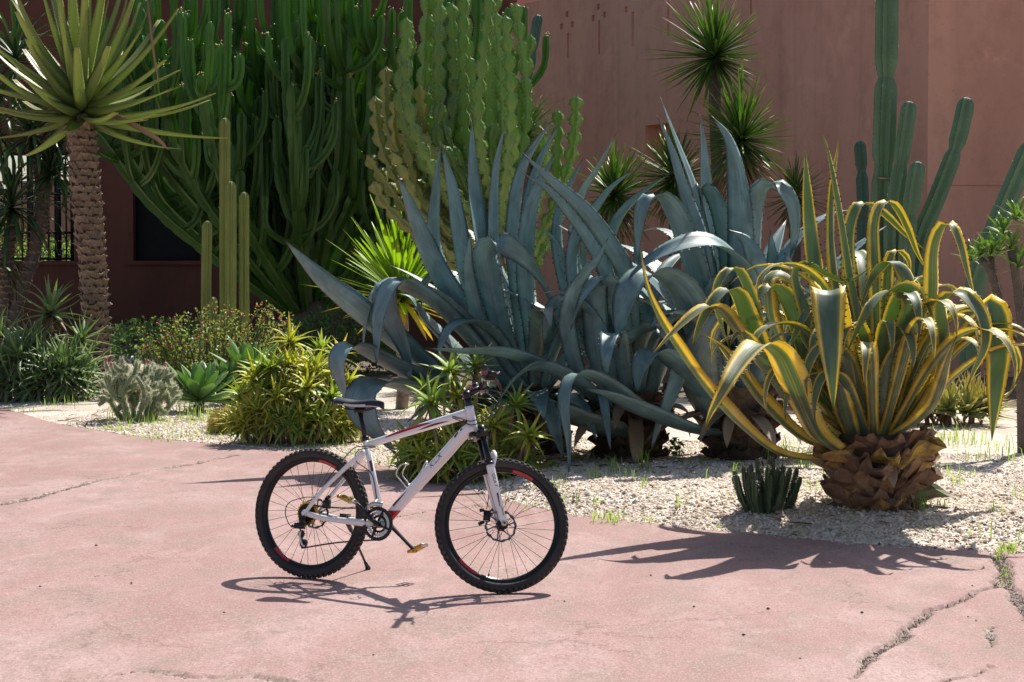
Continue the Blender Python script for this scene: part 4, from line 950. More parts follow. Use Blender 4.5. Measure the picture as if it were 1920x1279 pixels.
for k, (pts, dd) in enumerate([([(945,560),(1000,470),(1050,360),(1075,270),(1081,178)], -.2), ([(945,580),(1000,500),(1035,400),(1045,300),(1046,205)], .1), ([(945,520),(985,440),(1010,370),(1022,300),(1020,255)], -.5), ([(940,600),(975,560),(1010,480),(1040,420),(1060,330)], .3)]):
    bead_geo(np.array([at(x, y, D + dd*j/4) for j, (x, y) in enumerate(pts)]) - lo, .085, .19, 4, 80+k).build('branch', [M['euph_bead'], M['spine']], o)

# ------------------------------------------------------------------ tree aloe
D = 25.0
o = groot('tree_aloe', 187, D, 'tall tree aloe with scaly brown trunk and spreading green leaf crown', 'aloe'); lo = np.array(o.location)
sp = crom([at(187, 760, D)-lo, at(180, 620, D)-lo, at(172, 480, D)-lo, at(160, 350, D)-lo, at(152, 222, D)-lo], 40)
rad = np.interp(np.linspace(0, 1, 40), [0, .15, .4, .7, 1], [.175, .150, .160, .185, .165])
tk = MB().tube(sp, rad*.9, 18).build('trunk', M['trunk_core'], o)
hs = [husk_mesh('scar_a', .21, .125, .050, M['scar']), husk_mesh('scar_b', .19, .115, .060, M['scar']), husk_mesh('scar_c', .20, .13, .042, M['scar'])]
rs = np.random.default_rng(3)
for j in range(37):
    f = (j+.7)/37*39; i = int(min(38, f)); p = sp[i] + (sp[i+1]-sp[i])*(f-i); r = rad[i]
    for q in range(8):
        a = 2*math.pi*(q + .5*(j % 2))/8 + rs.normal(0, .06)
        h = put('leaf_scar', hs[rs.integers(3)], tk); h.location = Vector(p + [math.cos(a)*r*.88, math.sin(a)*r*.88, rs.normal(0, .008)])
        h.rotation_euler = (rs.normal(-.16, .12), rs.normal(0, .08), a - math.pi/2); sc = rs.uniform(.85, 1.12); h.scale = (sc, sc*rs.uniform(.7, 1.4) if rs.uniform() > .05 else 2.6, sc)
cr = sp[-1]
for k in range(64):
    f = k/63; az = k*2.39996 + rs.normal(0, .08); e = R(-18 + 94*f**.95 + rs.normal(0, 4)); L = rs.uniform(1.25, 1.85) * (1 if k > 6 else .72)
    if k in (3, 9): L *= .45
    bz = cr + np.array([math.cos(az)*.15*(1-f), math.sin(az)*.15*(1-f), -.06 + .42*f])
    P = arc_path(bz, az, e - R(8), L, R(-22 + rs.normal(0, 8)), 1.0)
    leaf_geo(P, rs.uniform(.17, .215), Wof(az), PROF_BLUNT if k % 3 else PROF_ALOE, .55, .05, 14, 2, None, .05, None, 0, k).build('leaf', [M['tree_aloe'], M['tooth']], o)
leaf_geo(np.array([at(190, 212, D-.15), at(225, 222, D-.4), at(265, 243, D-.5), at(298, 262, D-.6), at(316, 282, D-.6)]) - lo, .07, (0, .7, .7), PROF_STRAP, .5, .008, 14, 2, [0, .3, .8, 1.2]).build('leaf', M['dead_leaf'], o, label='dry brown leaf hanging off the crown')
leaf_geo(np.array([at(272, -40, D-.9), at(280, 30, D-.95), at(287, 90, D-.95), at(299, 165, D-.95)]) - lo, .035, (1, .3, 0), PROF_STRAP, .3, .005, 12, 2, [0, .5, 1]).build('leaf', M['dead_leaf'], o, label='thin dry leaf strip hanging off the crown')

# ------------------------------------------------------------------ yuccas and strap-leaved heads
def head_geo(c, r, n, wd, seed, e_rng=(-60, 88), droop=(0, .3), prof=PROF_STRAP, chan=.5, mb=None, nst=6, squash=1.0, front=None):
    mb = mb or MB(); rs = np.random.default_rng(seed)
    for k in range(n):
        f = (k+.5)/n; az = k*2.39996 + rs.normal(0, .1); e = R(e_rng[0] + (e_rng[1]-e_rng[0])*f + rs.normal(0, 9)); L = r*rs.uniform(.62, 1.14)*(1 + .12*math.sin(az + seed))
        P = arc_path(np.array(c) + [0, 0, .10*r*f], az, e, L, rs.uniform(*droop), 1.5, 5)
        leaf_geo(P, wd*rs.uniform(.8, 1.2), Wof(az), prof, chan, .004, nst, 1, None, 0, mb, 0, k)
    return mb
def yucca(px, D, heads, label, matl, n=150, wd=.034, skirt=True, trunk_r=.09, group=None, cat='yucca', foot=None, old=True):
    o = groot('yucca', px, D, label, cat, group); lo = np.array(o.location)
    for k, (x, y, rpx, dd) in enumerate(heads):
        c = at(x, y, D+dd) - lo; r = 1.22*rpx/ppm(D)
        P = crom([(rng.uniform(-.08, .08), dd*.3, -.05), (c[0]*.5, dd*.7, c[2]*.4), (c[0]*.95, dd, c[2]*.8), c], 14)
        MB().tube(P, np.linspace(trunk_r*1.2, trunk_r*.8, 14), 9).build('trunk', M['bark'], o)
        head_geo(c, r, n, wd, k*7+int(px), (-52, 86), (0, .25)).build('crown', matl, o, kind='stuff')
        if skirt: head_geo(c - [0, 0, r*.25], r*.85, n//2, wd*.9, k*9+3, (-82, -35), (-.1, .3)).build('dead_skirt', M['dead_leaf'], o, kind='stuff')
    return o
yucca(1375, 25.0, [(1340, 112, 98, .2)], 'tallest yucca head standing free against the terracotta wall', M['yucca'], 260, .036, False)
yucca(1392, 24.4, [(1390, 268, 92, 0)], 'yucca head with brown dead skirt just below the tallest one', M['yucca'], 240, .036)
yucca(1262, 24.8, [(1266, 338, 74, 0)], 'yucca head in front of the small dark wall opening', M['yucca'], 230, .036)
yucca(1152, 24.6, [(1152, 372, 74, 0)], 'low yucca head nearest the beaded euphorbia', M['yucca'], 210, .036)
yucca(1490, 26.2, [(1490, 372, 60, 0)], 'small dark yucca head between the blue agave and the ribbed cacti', M['yucca'], 130, .026)
# bright back-lit yucca
D = 22.6
o = groot('yucca', 752, D, 'bright yellow-green back-lit yucca with broad blades beside the candelabra tree', 'yucca'); lo = np.array(o.location)
c = at(752, 566, D) - lo
MB().tube(crom([(0, 0, -.05), (.03, 0, .4), c], 10), .075, 10).build('trunk', M['scar'], o)
head_geo(c, .98, 120, .066, 5, (2, 84), (0, .18), PROF_STRAP, .35, None, 8).build('crown', M['yucca_bright'], o, kind='stuff')
head_geo(c - [0, 0, .04], .95, 16, .07, 6, (-34, 0), (0, .35), PROF_STRAP, .35, None, 8).build('old_leaves', M['old_yellow'], o, kind='stuff')
# fine-leaved grass tree behind the beaded euphorbia
o = groot('grass_tree', 985, 26.5, 'fine grassy tuft hanging behind the beaded euphorbia by the wall', 'grass tree'); lo = np.array(o.location)
for k, (x, y, rp) in enumerate([(985, 262, 100), (905, 400, 95), (1000, 330, 70)]):
    c = at(x, y, 26.5 + .2*k) - lo
    MB().tube(crom([(.1*k, .2*k, -.05), (c[0]*.6, .2*k, c[2]*.5), c], 10), .07, 8).build('trunk', M['bark'], o)
    head_geo(c, rp/ppm(26.5), 260, .016, 40+k, (-25, 86), (.4, 2.0), PROF_STRAP, .3, None, 7).build('crown', M['yucca'], o, kind='stuff')
# strap-leaved trees at the far left
D = 29.0
o = groot('strap_leaf_tree', 25, D, 'rough-trunked tree with hanging dark strap leaves beside the grilled window', 'tree'); lo = np.array(o.location)
for pts, r in [([(15,700),(30,580),(62,480),(78,400),(88,310),(118,232)], .095), ([(62,480),(80,420),(75,340),(62,270)], .07), ([(5,690),(8,580),(15,480),(25,400)], .085)]:
    P = crom([at(x, y, D)-lo for x, y in pts], 26); rr = r*(1 + .12*np.sin(np.arange(26)*2.4) + rng.uniform(-.06, .06, 26))
    tk = MB().tube(P, rr, 10).build('trunk', M['bark'], o)
    for i in range(2, 25):
        for q in range(5):
            a = q*1.257 + i*.7; h = put('leaf_scar', hs[q % 3], tk); h.location = Vector(P[i] + [math.cos(a)*rr[i]*.85, math.sin(a)*rr[i]*.85, 0]); h.rotation_euler = (-.3, 0, a - math.pi/2); h.scale = (.55, .8, .6)
for k, (x, y, r) in enumerate([(120, 225, .95), (60, 262, .95), (22, 395, 1.0), (-10, 250, 1.2), (30, 120, 1.1), (-25, 480, 1.0), (95, 330, .7)]):
    head_geo(at(x, y, D-.2)-lo, r, 60, .062, 70+k, (-40, 80), (.5, 2.0), PROF_STRAP, .3, None, 8).build('crown', M['strap'], o, kind='stuff')

# ------------------------------------------------------------------ aloe clumps
def rosette_mesh(name, n, L, wd, matl, seed, e=(-10, 82), curve=(-.9, .2), teeth=.03, prof=PROF_ALOE, thick=.012, chan=.5, nst=8, nu=1):
    mb = MB(); rs = np.random.default_rng(seed)
    for k in range(n):
        f = (k+.5)/n; az = k*2.39996 + rs.normal(0, .12); el = R(e[0] + (e[1]-e[0])*f + rs.normal(0, 6))
        P = arc_path((math.cos(az)*wd*.35, math.sin(az)*wd*.35, .04*L*k/n*3), az, el, L*rs.uniform(.8, 1.12)*(1 - .25*f), rs.uniform(*curve)*-1, 1.4, 6, side=rs.uniform(-.25, .25))
        leaf_geo(P, wd*rs.uniform(.85, 1.15), Wof(az), prof, chan, thick, nst, nu, None, teeth, mb, 0, seed+k)
    o = mb.build(name, [matl, M['spine']]); me = o.data; bpy.data.objects.remove(o); return me
RD0 = rosette_mesh('dead_rosette', 9, .8, .10, M['dead_leaf'], 11, (-75, -20), (-.5, .5), 0, thick=.006)
def aloe_clump(px, D, label, wd, ht, n, meshes, sc, seed, explicit=(), dens=1.0, yr=.8, low=()):
    o = groot('aloe_clump', px, D, label, 'aloe'); rs = np.random.default_rng(seed); lo = np.array(o.location); spots = []
    for x, y, dd, s in explicit: spots.append((at(x, y, D+dd) - lo, s))
    for k in range(n):
        f = (k+.5)/n; a = k*2.39996; rr = math.sqrt(f); x = math.cos(a)*rr*wd/2; y = math.sin(a)*rr*wd/2*yr
        z = ht*(math.sqrt(max(0, 1 - .8*rr**2.2)))*rs.uniform(.62, 1.0); z = max(.12, z - .25*ht*(rr > .9))
        spots.append((np.array([x, y, z]), sc*rs.uniform(.75, 1.15)))
    for i in range(len(low)): spots.append((np.array(low[i]), sc*rs.uniform(.7, 1)))
    for p, s in spots:
        q = p*np.array([.72, .72, 0]) + rs.normal(0, .02, 3)*[1, 1, 0]
        stm_ = MB().tube(crom([[q[0], q[1], -.03], (q+p)/2 + [0, 0, .02], p + [0, 0, .02]], 8), .013*s/sc+.003, 7).build('stem', M['scar'], o)
        h = put('rosette', meshes[rs.integers(len(meshes))], stm_); h.location = Vector(p); h.scale = (s,)*3
        tilt = np.array([p[0], p[1], 0])*(.9/max(wd, .3)); h.rotation_euler = Vector((0, 0, 1)).rotation_difference(Vector((tilt[0], tilt[1]-.15, .85))).to_euler(); h.rotation_euler.rotate_axis('Z', rs.uniform(0, 6.28))
        if rs.uniform() < .45: q_ = put('dead_leaves', RD0, stm_); q_.location = Vector(p - [0, 0, .02]); q_.scale = (s,)*3; q_.rotation_euler = (0, 0, rs.uniform(0, 6))
    return o
RY = [rosette_mesh('aloe_rosette_y', 20, 1.0, .165, M['aloe_yellow'], 1, (-18, 80), (-1.2, .5), .09, nst=9), rosette_mesh('aloe_rosette_y2', 18, 1.0, .16, M['aloe_yellow'], 2, (-30, 76), (-1.5, .3), .09, nst=9)]
RG = [rosette_mesh('aloe_rosette_g', 20, 1.0, .155, M['aloe_green'], 3, (-35, 76), (-1.4, .3), .09, nst=9), rosette_mesh('aloe_rosette_g2', 18, 1.0, .15, M['aloe_green'], 4, (-40, 70), (-1.6, .2), .09, nst=9)]
RGY = [rosette_mesh('aloe_rosette_s', 26, 1.0, .095, M['aloe_grey'], 5, (-32, 82), (-1.2, .6), .08, nst=9), rosette_mesh('aloe_rosette_s2', 24, 1.0, .095, M['aloe_grey'], 6, (-40, 80), (-1.5, .5), .08, nst=9)]
RR = [rosette_mesh('aloe_rosette_r', 22, 1.0, .15, M['aloe_red'], 7, (5, 84), (-.4, .6), .07, thick=.03), rosette_mesh('aloe_rosette_r2', 20, 1.0, .15, M['aloe_red'], 8, (-6, 80), (-.3, .7), .07, thick=.03)]
def low_ring(n, wd, yr, seed, z=(.06, .35)):
    r_ = np.random.default_rng(seed); return [(math.cos(a)*wd/2*r_.uniform(.7, 1.0), math.sin(a)*wd/2*yr*r_.uniform(.7, 1.0), r_.uniform(*z)) for a in np.linspace(-2.9, -.2, n)]
aloe_clump(553, 18.35, 'bushy yellow-green aloe clump glowing in the sun left of the saddle', 1.0, .80, 30, RY + RG, .27, 1,
    [(545, 645, .1, .33), (512, 695, -.2, .31), (545, 690, -.1, .3), (590, 700, -.2, .3), (632, 672, .1, .3), (480, 712, -.2, .32), (600, 660, .2, .27), (575, 730, -.4, .27), (620, 745, -.3, .27), (520, 750, -.4, .27), (455, 745, -.1, .28), (650, 720, 0, .27)], low=low_ring(40, 1.2, .8, 1, (.04, .32)))
aloe_clump(872, 15.2, 'aloe clump with mixed green and yellow rosettes behind the bicycle head tube', .95, .52, 22, RG + [RY[1]], .25, 2,
    [(845, 702, -.1, .32), (893, 690, 0, .25), (810, 760, -.35, .33), (862, 745, -.2, .26), (965, 762, -.2, .25), (800, 735, .1, .25), (990, 820, -.4, .25), (925, 800, -.3, .25)], low=low_ring(30, 1.2, .75, 2, (.03, .26)))
aloe_clump(75, 24.0, 'grey-green aloe clump with long curling leaves beside the tree aloe trunk', 1.15, .62, 18, RGY, .55, 3,
    [(95, 592, .3, .66), (30, 685, -.2, .6), (118, 695, -.3, .58), (68, 650, .1, .55), (5, 635, .3, .6), (150, 640, .2, .5)], low=low_ring(16, 1.25, .7, 3, (.05, .3)))
o = aloe_clump(1800, 19.0, 'pale aloes with red-tipped leaves under the hanging agave blade', .72, .10, 5, RR, .48, 4, [(1778, 770, -.15, .5), (1822, 770, .1, .48), (1850, 775, -.1, .42), (1752, 776, .2, .42)])

# soft-leaved agaves
def soft_agave(px, py, D, n, L, wd, seed, label, zc):
    o = groot('soft_agave', px, D, label, 'agave'); rs = np.random.default_rng(seed)
    MB().tube([(0, 0, -.05), (0, 0, zc*.5), (0, 0, zc)], .06, 9).build('stem', M['bark'], o)
    for k in range(n):
        f = (k+.5)/n; az = k*2.39996; e = R(-8 + 84*f + rs.normal(0, 4)); l = L*rs.uniform(.85, 1.1)*(1-.25*f)
        leaf_geo(arc_path((math.cos(az)*.04, math.sin(az)*.04, zc + .05*f), az, e, l, R(rs.uniform(-15, 15)), 1.5), wd*rs.uniform(.85, 1.1), Wof(az), PROF_OVATE, .35, .02, 12, 2).build('leaf', M['attenuata'], o)
    return o
soft_agave(372, 740, 22.0, 28, .58, .15, 1, 'smooth green spineless agave rosette between the cholla and yellow aloes', .12)
soft_agave(462, 690, 23.2, 28, .6, .14, 2, 'upright green agave rosette behind the yellow aloe clump', .30)
soft_agave(425, 700, 23.0, 20, .42, .11, 3, 'smaller green agave rosette between the two larger soft agaves', .2)

# ------------------------------------------------------------------ shrubs, cholla, small cacti, weeds
def thorn_shrub(px, D, wd, ht, seed):
    o = groot('thorn_shrub', px, D, 'thorny shrub with small leaves and red flowers under the pale columns', 'shrub'); rs = np.random.default_rng(seed)
    st, lf, fl = MB(), MB(), MB()
    for k in range(120):
        a = rs.uniform(0, 6.28); rr = math.sqrt(rs.uniform()); base = np.array([math.cos(a)*rr*wd*.35, math.sin(a)*rr*.35, 0]); tip = np.array([math.cos(a)*rr*wd*.5 + rs.normal(0, .08), math.sin(a)*rr*.5, ht*rs.uniform(.55, 1.05)*(1 - .25*rr)])
        if tip[0] > wd*.2: tip[2] *= 1.12
        P = crom([base, base*.5+tip*.5+rs.normal(0, .06, 3), tip], 12); st.tube(P, np.linspace(.014, .007, 12), 5)
        for i in range(2, 12):
            for _ in range(9):
                d = nrm(rs.normal(0, 1, 3) + [0, 0, .5]); c = P[i] + d*rs.uniform(.01, .06); l = rs.uniform(.025, .045); s_ = nrm(np.cross(d, rs.normal(0, 1, 3)))*l*.3
                lf.add([c, c + d*l*.5 + s_, c + d*l, c + d*l*.5 - s_], [[0,1,2,3]], [[.5,0],[1,.5],[.5,1],[0,.5]])
        if rs.uniform() < .75:
            for _ in range(rs.integers(1, 3)):
                c = P[-1] + rs.normal(0, .035, 3) + [0, -.02, .02]; s_ = rs.uniform(.014, .022)
                fl.add(c + np.array([[s_,0,0],[-s_,0,0],[0,s_,0],[0,-s_,0],[0,0,s_*.7],[0,0,-s_*.7]]), [[0,2,4],[2,1,4],[1,3,4],[3,0,4],[2,0,5],[1,2,5],[3,1,5],[0,3,5]])
    st.build('stems', M['bark'], o, kind='stuff'); lf.build('foliage', M['shrub_leaf'], o, kind='stuff'); fl.build('flowers', M['flower'], o, kind='stuff')
thorn_shrub(412, 24.3, 1.95, 1.16, 4)
def cholla(px, D, seed):
    o = groot('cholla_cactus', px, D, 'silvery spiny cholla cactus with pink fruits in front of the tree aloe', 'cactus'); rs = np.random.default_rng(seed)
    fruit = []; nseg = 0
    def seg(p, d, l, r, lev):
        nonlocal nseg; nseg += 1
        q = p + d*l; mb = MB(); P = crom([p, (p+q)/2 + rs.normal(0, .01, 3), q], 7)
        mb.tube(P, r*np.array([.6, .9, 1, 1, .95, .8, .35]), 8)
        tr = []
        for _ in range(int(330*l/.15)):
            f = rs.uniform(0, 6); i = int(min(5, f)); c = P[i] + (P[i+1]-P[i])*(f-i); e = nrm(np.cross(d, rs.normal(0, 1, 3))); e = nrm(e + d*rs.uniform(-.2, .7) + rs.normal(0, .35, 3)); b = c + e*r*.8; t_ = b + e*rs.uniform(.018, .036); s_ = nrm(np.cross(e, rs.normal(0, 1, 3)))*.0016
            tr += [b-s_, b+s_, t_]
        mb.add(np.array(tr), [[3*k, 3*k+1, 3*k+2] for k in range(len(tr)//3)], None, 1)
        mb.build('joint', [M['chol'], M['chol_spine']], o)
        if lev < 3:
            for _ in range(rs.integers(2, 4) if lev else 3):
                dn = nrm(d*.55 + rs.normal(0, .55, 3) + [0, 0, .25]); 
                if (q + dn*l)[2] < .1: dn[2] = abs(dn[2]) + .3; dn = nrm(dn)
                seg(q - d*.01, dn, rs.uniform(.12, .20), r*.88, lev+1)
        elif q[2] > .6 and rs.uniform() < .3: fruit.append(q)
    for k in range(8):
        a = k*.79+.3; seg(np.array([math.cos(a)*.16, math.sin(a)*.14, -.02]), nrm([math.cos(a)*.55, math.sin(a)*.45, .6 + .5*(k % 2)]), .2 + .1*(k % 2), .038, 0)
    for q in fruit[:10]: MB().tube(crom([q, q+[0, 0, .03], q+[.005, 0, .055]], 6), np.array([.012, .022, .025, .025, .022, .008]), 8).build('fruit', M['pink_flower'], o)
cholla(255, 20.8, 6); [setattr(q_, 'scale', (.76, .8, .92)) for q_ in bpy.data.objects if q_.name == 'cholla_cactus']
gc_ = ground(1437, 958, .07)
o = thing('clump_cactus', (gc_[0], gc_[1], float(bed_h(gc_[0], gc_[1]))), 'low spiky dark green clump of finger cacti on the gravel near the scaly stump', 'cactus'); o.scale = (.86, .86, .92)
rs = np.random.default_rng(9)
for k in range(46):
    a = k*2.39996; rr = math.sqrt((k+.5)/46)*.15; b = np.array([math.cos(a)*rr, math.sin(a)*rr*.9, -.03]); h = rs.uniform(.20, .37)*(1 - 1.5*rr) + .05
    tip = b + [math.cos(a)*rr*.75 + rs.normal(0, .025), math.sin(a)*rr*.5 + rs.normal(0, .02), h]
    column_geo([b, (b+tip)/2 + [math.cos(a)*.015, 0, 0], tip], rs.uniform(.016, .025), 5, .42, 14, 2.2, .014, None, k, None, .06, 2, .022).build('stem', [M['dark_cactus'], M['spine_dark']], o, smooth=False)
for k in range(4):
    a = [-.3, .15, 2.9, -1.2][k]; column_geo([(math.cos(a)*.1, math.sin(a)*.1-.03, 0), (math.cos(a)*.18, math.sin(a)*.16-.03, .04), (math.cos(a)*.22, math.sin(a)*.2-.03, .13)], .022, 5, .42, 12, 2.0, .014, None, 77+k, None, 0, 4, .022).build('stem', [M['dark_cactus'], M['spine_dark']], o)

# pachypodium at the right edge
D = 16.2
o = groot('pachypodium', 1921, D, 'thorny grey-stemmed pachypodium with whorls of narrow shiny leaves', 'pachypodium'); lo = np.array(o.location)
for k, (pts, r) in enumerate([([(1921,862),(1919,760),(1917,660)], (.058, .05)), ([(1918,670),(1892,625),(1872,560),(1858,510),(1838,486)], (.045, .03)), ([(1917,670),(1915,600),(1905,520),(1896,470)], (.045, .032)), ([(1872,560),(1861,520),(1858,480)], (.032, .026)), ([(1915,610),(1930,520),(1930,430)], (.045, .03))]):
    P = crom([at(x, y, D - .1*(k % 3))-lo for x, y in pts], 14); rr = np.linspace(*r, 14); mb = MB().tube(P, rr, 10)
    tr = []; T, S, B = frames(P, (0, -1, 0)); rs = np.random.default_rng(k)
    for _ in range(150):
        i = rs.integers(0, 13); a = rs.uniform(0, 6.28); d = math.cos(a)*S[i] + math.sin(a)*B[i]; c = P[i] + (P[i+1]-P[i])*rs.uniform() + d*rr[i]*.95; s_ = T[i]*.003; tr += [c-s_, c+s_, c + nrm(d + [0, 0, .3])*.032]
    mb.add(np.array(tr), [[3*q, 3*q+1, 3*q+2] for q in range(len(tr)//3)], None, 1); mb.build('stem', [M['bark'], M['spine_dark']], o)
for k, (x, y, dd) in enumerate([(1838, 484, 0), (1858, 478, -.1), (1895, 468, -.2), (1880, 440, .1), (1906, 415, 0), (1930, 425, -.2), (1908, 505, -.2), (1820, 490, .2), (1870, 478, .2)]):
    head_geo(at(x, y, D+dd)-lo, .20, 20, .036, 90+k, (-8, 78), (.1, .6), PROF_OVATE, .25, None, 7).build('leaf_whorl', M['pachy'], o)

# weed with broad leaves
def weed(px, py, h, n, seed, label):
    g_ = ground(px, py, .10); o = thing('weed', (g_[0], g_[1], float(bed_h(g_[0], g_[1]))), label, 'weed'); rs = np.random.default_rng(seed); lf = MB()
    for k in range(4): MB().tube(crom([(0, 0, -.02), (rs.normal(0, .03), rs.normal(0, .03), h*.5), (rs.normal(0, .07), rs.normal(0, .05), h)], 6), .003, 5).build('stem', M['weed'], o)
    for k in range(n):
        az = rs.uniform(0, 6.28); leaf_geo(arc_path((rs.normal(0, .05), rs.normal(0, .04), h*rs.uniform(.3, 1.05)), az, R(rs.uniform(-20, 45)), rs.uniform(.05, .085), .6, 1.3, 5), rs.uniform(.03, .05), Wof(az), PROF_OVATE, .25, .002, 7, 1).build('leaf', M['weed'], o)
weed(1272, 866, .17, 26, 1, 'small leafy green weed on gravel between the agave stumps')

# grass: tufts in the gravel, along the path edge and in the crack
def blades(mb, x, y, z, n, h, spread, rs, wd=.004):
    for _ in range(n):
        a = rs.uniform(0, 6.28); b = np.array([x + rs.normal(0, spread), y + rs.normal(0, spread), z - .01]); l = h*rs.uniform(.5, 1.15); ln = rs.uniform(.1, .7)
        d = np.array([math.cos(a), math.sin(a), 0]); s_ = np.array([-d[1], d[0], 0])*wd*rs.uniform(.7, 1.3)
        m1 = b + d*l*ln*.3 + [0, 0, l*.6]; t_ = b + d*l*ln + [0, 0, l*(1 - .35*ln)]
        mb.add([b-s_, b+s_, m1+s_*.8, m1-s_*.8, t_], [[0,1,2,3],[3,2,4]], [[0,0],[1,0],[1,.5],[0,.5],[.5,1]])
rs = np.random.default_rng(21); gm = MB()
for px, py, n, h, sp_ in [(1155,893,14,.16,.05),(1205,885,12,.22,.03),(1182,905,10,.14,.04),(1120,905,10,.12,.05),(1145,958,26,.12,.06),(1125,950,20,.1,.06),(1210,975,10,.06,.05),(1888,1035,30,.08,.06),(1900,1030,26,.08,.05),(1880,1062,9,.035,.02),(1884,1075,9,.035,.02),(1884,1090,7,.035,.02),(1876,1045,8,.035,.02),(1700,960,16,.12,.06),(1720,957,14,.1,.07),(1780,830,26,.16,.12),(1820,838,30,.16,.14),(1755,842,20,.14,.1),(1870,850,24,.15,.15),(1800,905,14,.12,.08),(1850,870,18,.14,.12),(1720,990,10,.1,.04),(1540,975,8,.1,.04),(1500,880,20,.2,.08),(1460,868,22,.22,.08),(1475,860,18,.2,.06),(1530,930,8,.1,.05),(1345,905,8,.1,.05),(1080,870,12,.12,.06),(1070,930,12,.1,.06),(330,822,30,.08,.12),(380,815,40,.1,.2),(285,820,30,.1,.15),(130,752,60,.2,.15),(115,760,30,.14,.15),(60,770,20,.1,.15),(350,800,36,.1,.25),(300,828,20,.06,.1),(210,806,36,.12,.15),(385,790,30,.22,.1),(560,843,30,.06,.25),(680,870,30,.08,.2),(720,880,20,.07,.15),(760,890,26,.09,.2),(1010,955,10,.08,.08),(250,795,40,.18,.2),(350,770,20,.25,.1),(320,795,30,.12,.2)]:
    g_ = ground(px, py, .075 if px > 1040 and py < 975 else 0); blades(gm, g_[0], g_[1], float(bed_h(g_[0], g_[1])) if g_[1] > y_edge(g_[0]) else -.015, n, h*1.1, sp_, rs)
for _ in range(150):
    x = rs.uniform(-4.2, 4.4); y = float(y_edge(x)) + rs.uniform(.02, 3.2)
    if abs(x) > .28*y: continue
    blades(gm, x, y, float(bed_h(x, y)), rs.integers(3, 9), rs.uniform(.05, .13), .03, rs)
gm.build('grass', M['grass'], None, kind='stuff', label='thin green grass blades sprouting through the gravel', category='grass')
# dry mound beside the yellow aloes
g_ = ground(437, 812); dm = MB()
for k in range(2600):
    a = rs.uniform(0, 6.28); rr = math.sqrt(rs.uniform())*.2; b = np.array([math.cos(a)*rr, math.sin(a)*rr, 0.]); h = .30*math.sqrt(max(.05, 1-(rr/.23)**2))
    b[2] = h*rs.uniform(.1, .85); d = nrm([math.cos(a) + rs.normal(0, .6), math.sin(a) + rs.normal(0, .6), rs.normal(.4, .6)]); l = rs.uniform(.05, .1); s_ = nrm(np.cross(d, [.1, .2, 1]))*.003
    dm.add([b-s_, b+s_, b+d*l*.6+s_*.6+[0, 0, .005], b+d*l+[0, 0, -.012]], [[0,1,2],[0,2,3]], [[0,0],[1,0],[1,.6],[.5,1]])
o = thing('dry_mound', (g_[0], g_[1], float(bed_h(g_[0], g_[1]))), 'low round mound of dry yellowish stems beside the yellow aloes', 'plant')
dm.build('foliage', M['dry_grass'], o, kind='stuff')
col_ = MB()
th = np.linspace(0, 2*math.pi, 15)[:-1]
col_.tube([(0, 0, -.02), (0, 0, .1), (0, 0, .2), (0, 0, .25)], [.17, .17, .12, .03], 14); col_.build('core', M['soil'], o)
# under-planting against the house wall and round the tree feet, so that the bed does not look bare there
def low_bush(px, D, wd, ht, label, seed, matl):
    o = groot('low_bush', px, D, label, 'bush'); rs = np.random.default_rng(seed); lf = MB()
    for k in range(2600):
        a = rs.uniform(0, 6.28); e = math.asin(rs.uniform(0, 1)); rr = rs.uniform(.55, 1)**.5; c = np.array([math.cos(a)*math.cos(e)*wd/2*rr, math.sin(a)*math.cos(e)*wd*.3*rr, math.sin(e)*ht*rr])
        d = nrm(rs.normal(0, 1, 3) + c*.6); l = rs.uniform(.06, .12); s_ = nrm(np.cross(d, rs.normal(0, 1, 3)))*l*.22
        lf.add([c, c+d*l*.5+s_, c+d*l, c+d*l*.5-s_], [[0,1,2,3]], [[.5,0],[1,.5],[.5,1],[0,.5]])
    lf.build('foliage', matl, o, kind='stuff')
    for k in range(6): MB().tube(crom([(0, 0, -.05), (rs.normal(0, wd*.12), 0, ht*.4), (rs.normal(0, wd*.22), 0, ht*.8)], 7), .012, 6).build('stem', M['bark'], o)
low_bush(100, 43.5, 3.0, 2.3, 'sunlit green bush in the court behind the iron grille', 3, M['weed'])
low_bush(-10, 44.0, 2.6, 2.9, 'leafy green bush at the far side of the court', 4, M['shrub_leaf'])
low_bush(640, 29.5, 2.2, 1.0, 'dark leafy bush in the shade right of the candelabra trunk', 5, M['strap'])
low_bush(300, 30.5, 3.0, .8, 'dark low bush in the shade below the blank window', 6, M['strap'])
# small garden spotlight
g_ = ground(616, 738, 0); D = 19.9; x = (616-960)/FPX*D
o = thing('garden_spotlight', (x, D, float(bed_h(x, D))), 'small black garden spotlight on a stake behind the yellow aloes', 'spotlight')
MB().tube([(0, 0, -.05), (0, 0, .52)], .012, 8).build('stake', M['iron'], o)
MB().tube(crom([(-.05, -.02, .54), (0, 0, .56), (.06, .02, .6)], 6), [.03, .045, .05, .05, .05, .048], 12).build('lamp_head', M['iron'], o)
lt = MB()
for k in range(420):
    x0, y0, sp0 = [(2.2, 12.6, .5), (.95, 15.6, .7), (1.8, 15.4, .7), (.2, 15.9, .7), (-1.9, 18.2, .7), (-3.9, 20.6, .8), (2.6, 13.5, 1.2), (-.3, 16.0, .6)][k % 8]
    x, y = x0 + rs.normal(0, sp0), y0 + rs.normal(0, sp0*.8)
    if y < y_edge(x) + .05: continue
    az = rs.uniform(0, 6.28); leaf_geo(arc_path((x, y, float(bed_h(x, y)) + .012), az, R(rs.uniform(-3, 12)), rs.uniform(.05, .20), R(rs.uniform(-10, 20)), 1.5, 4), rs.uniform(.010, .028), Wof(az), PROF_STRAP, rs.uniform(.2, .9), .002, 5, 1, None, 0, lt)
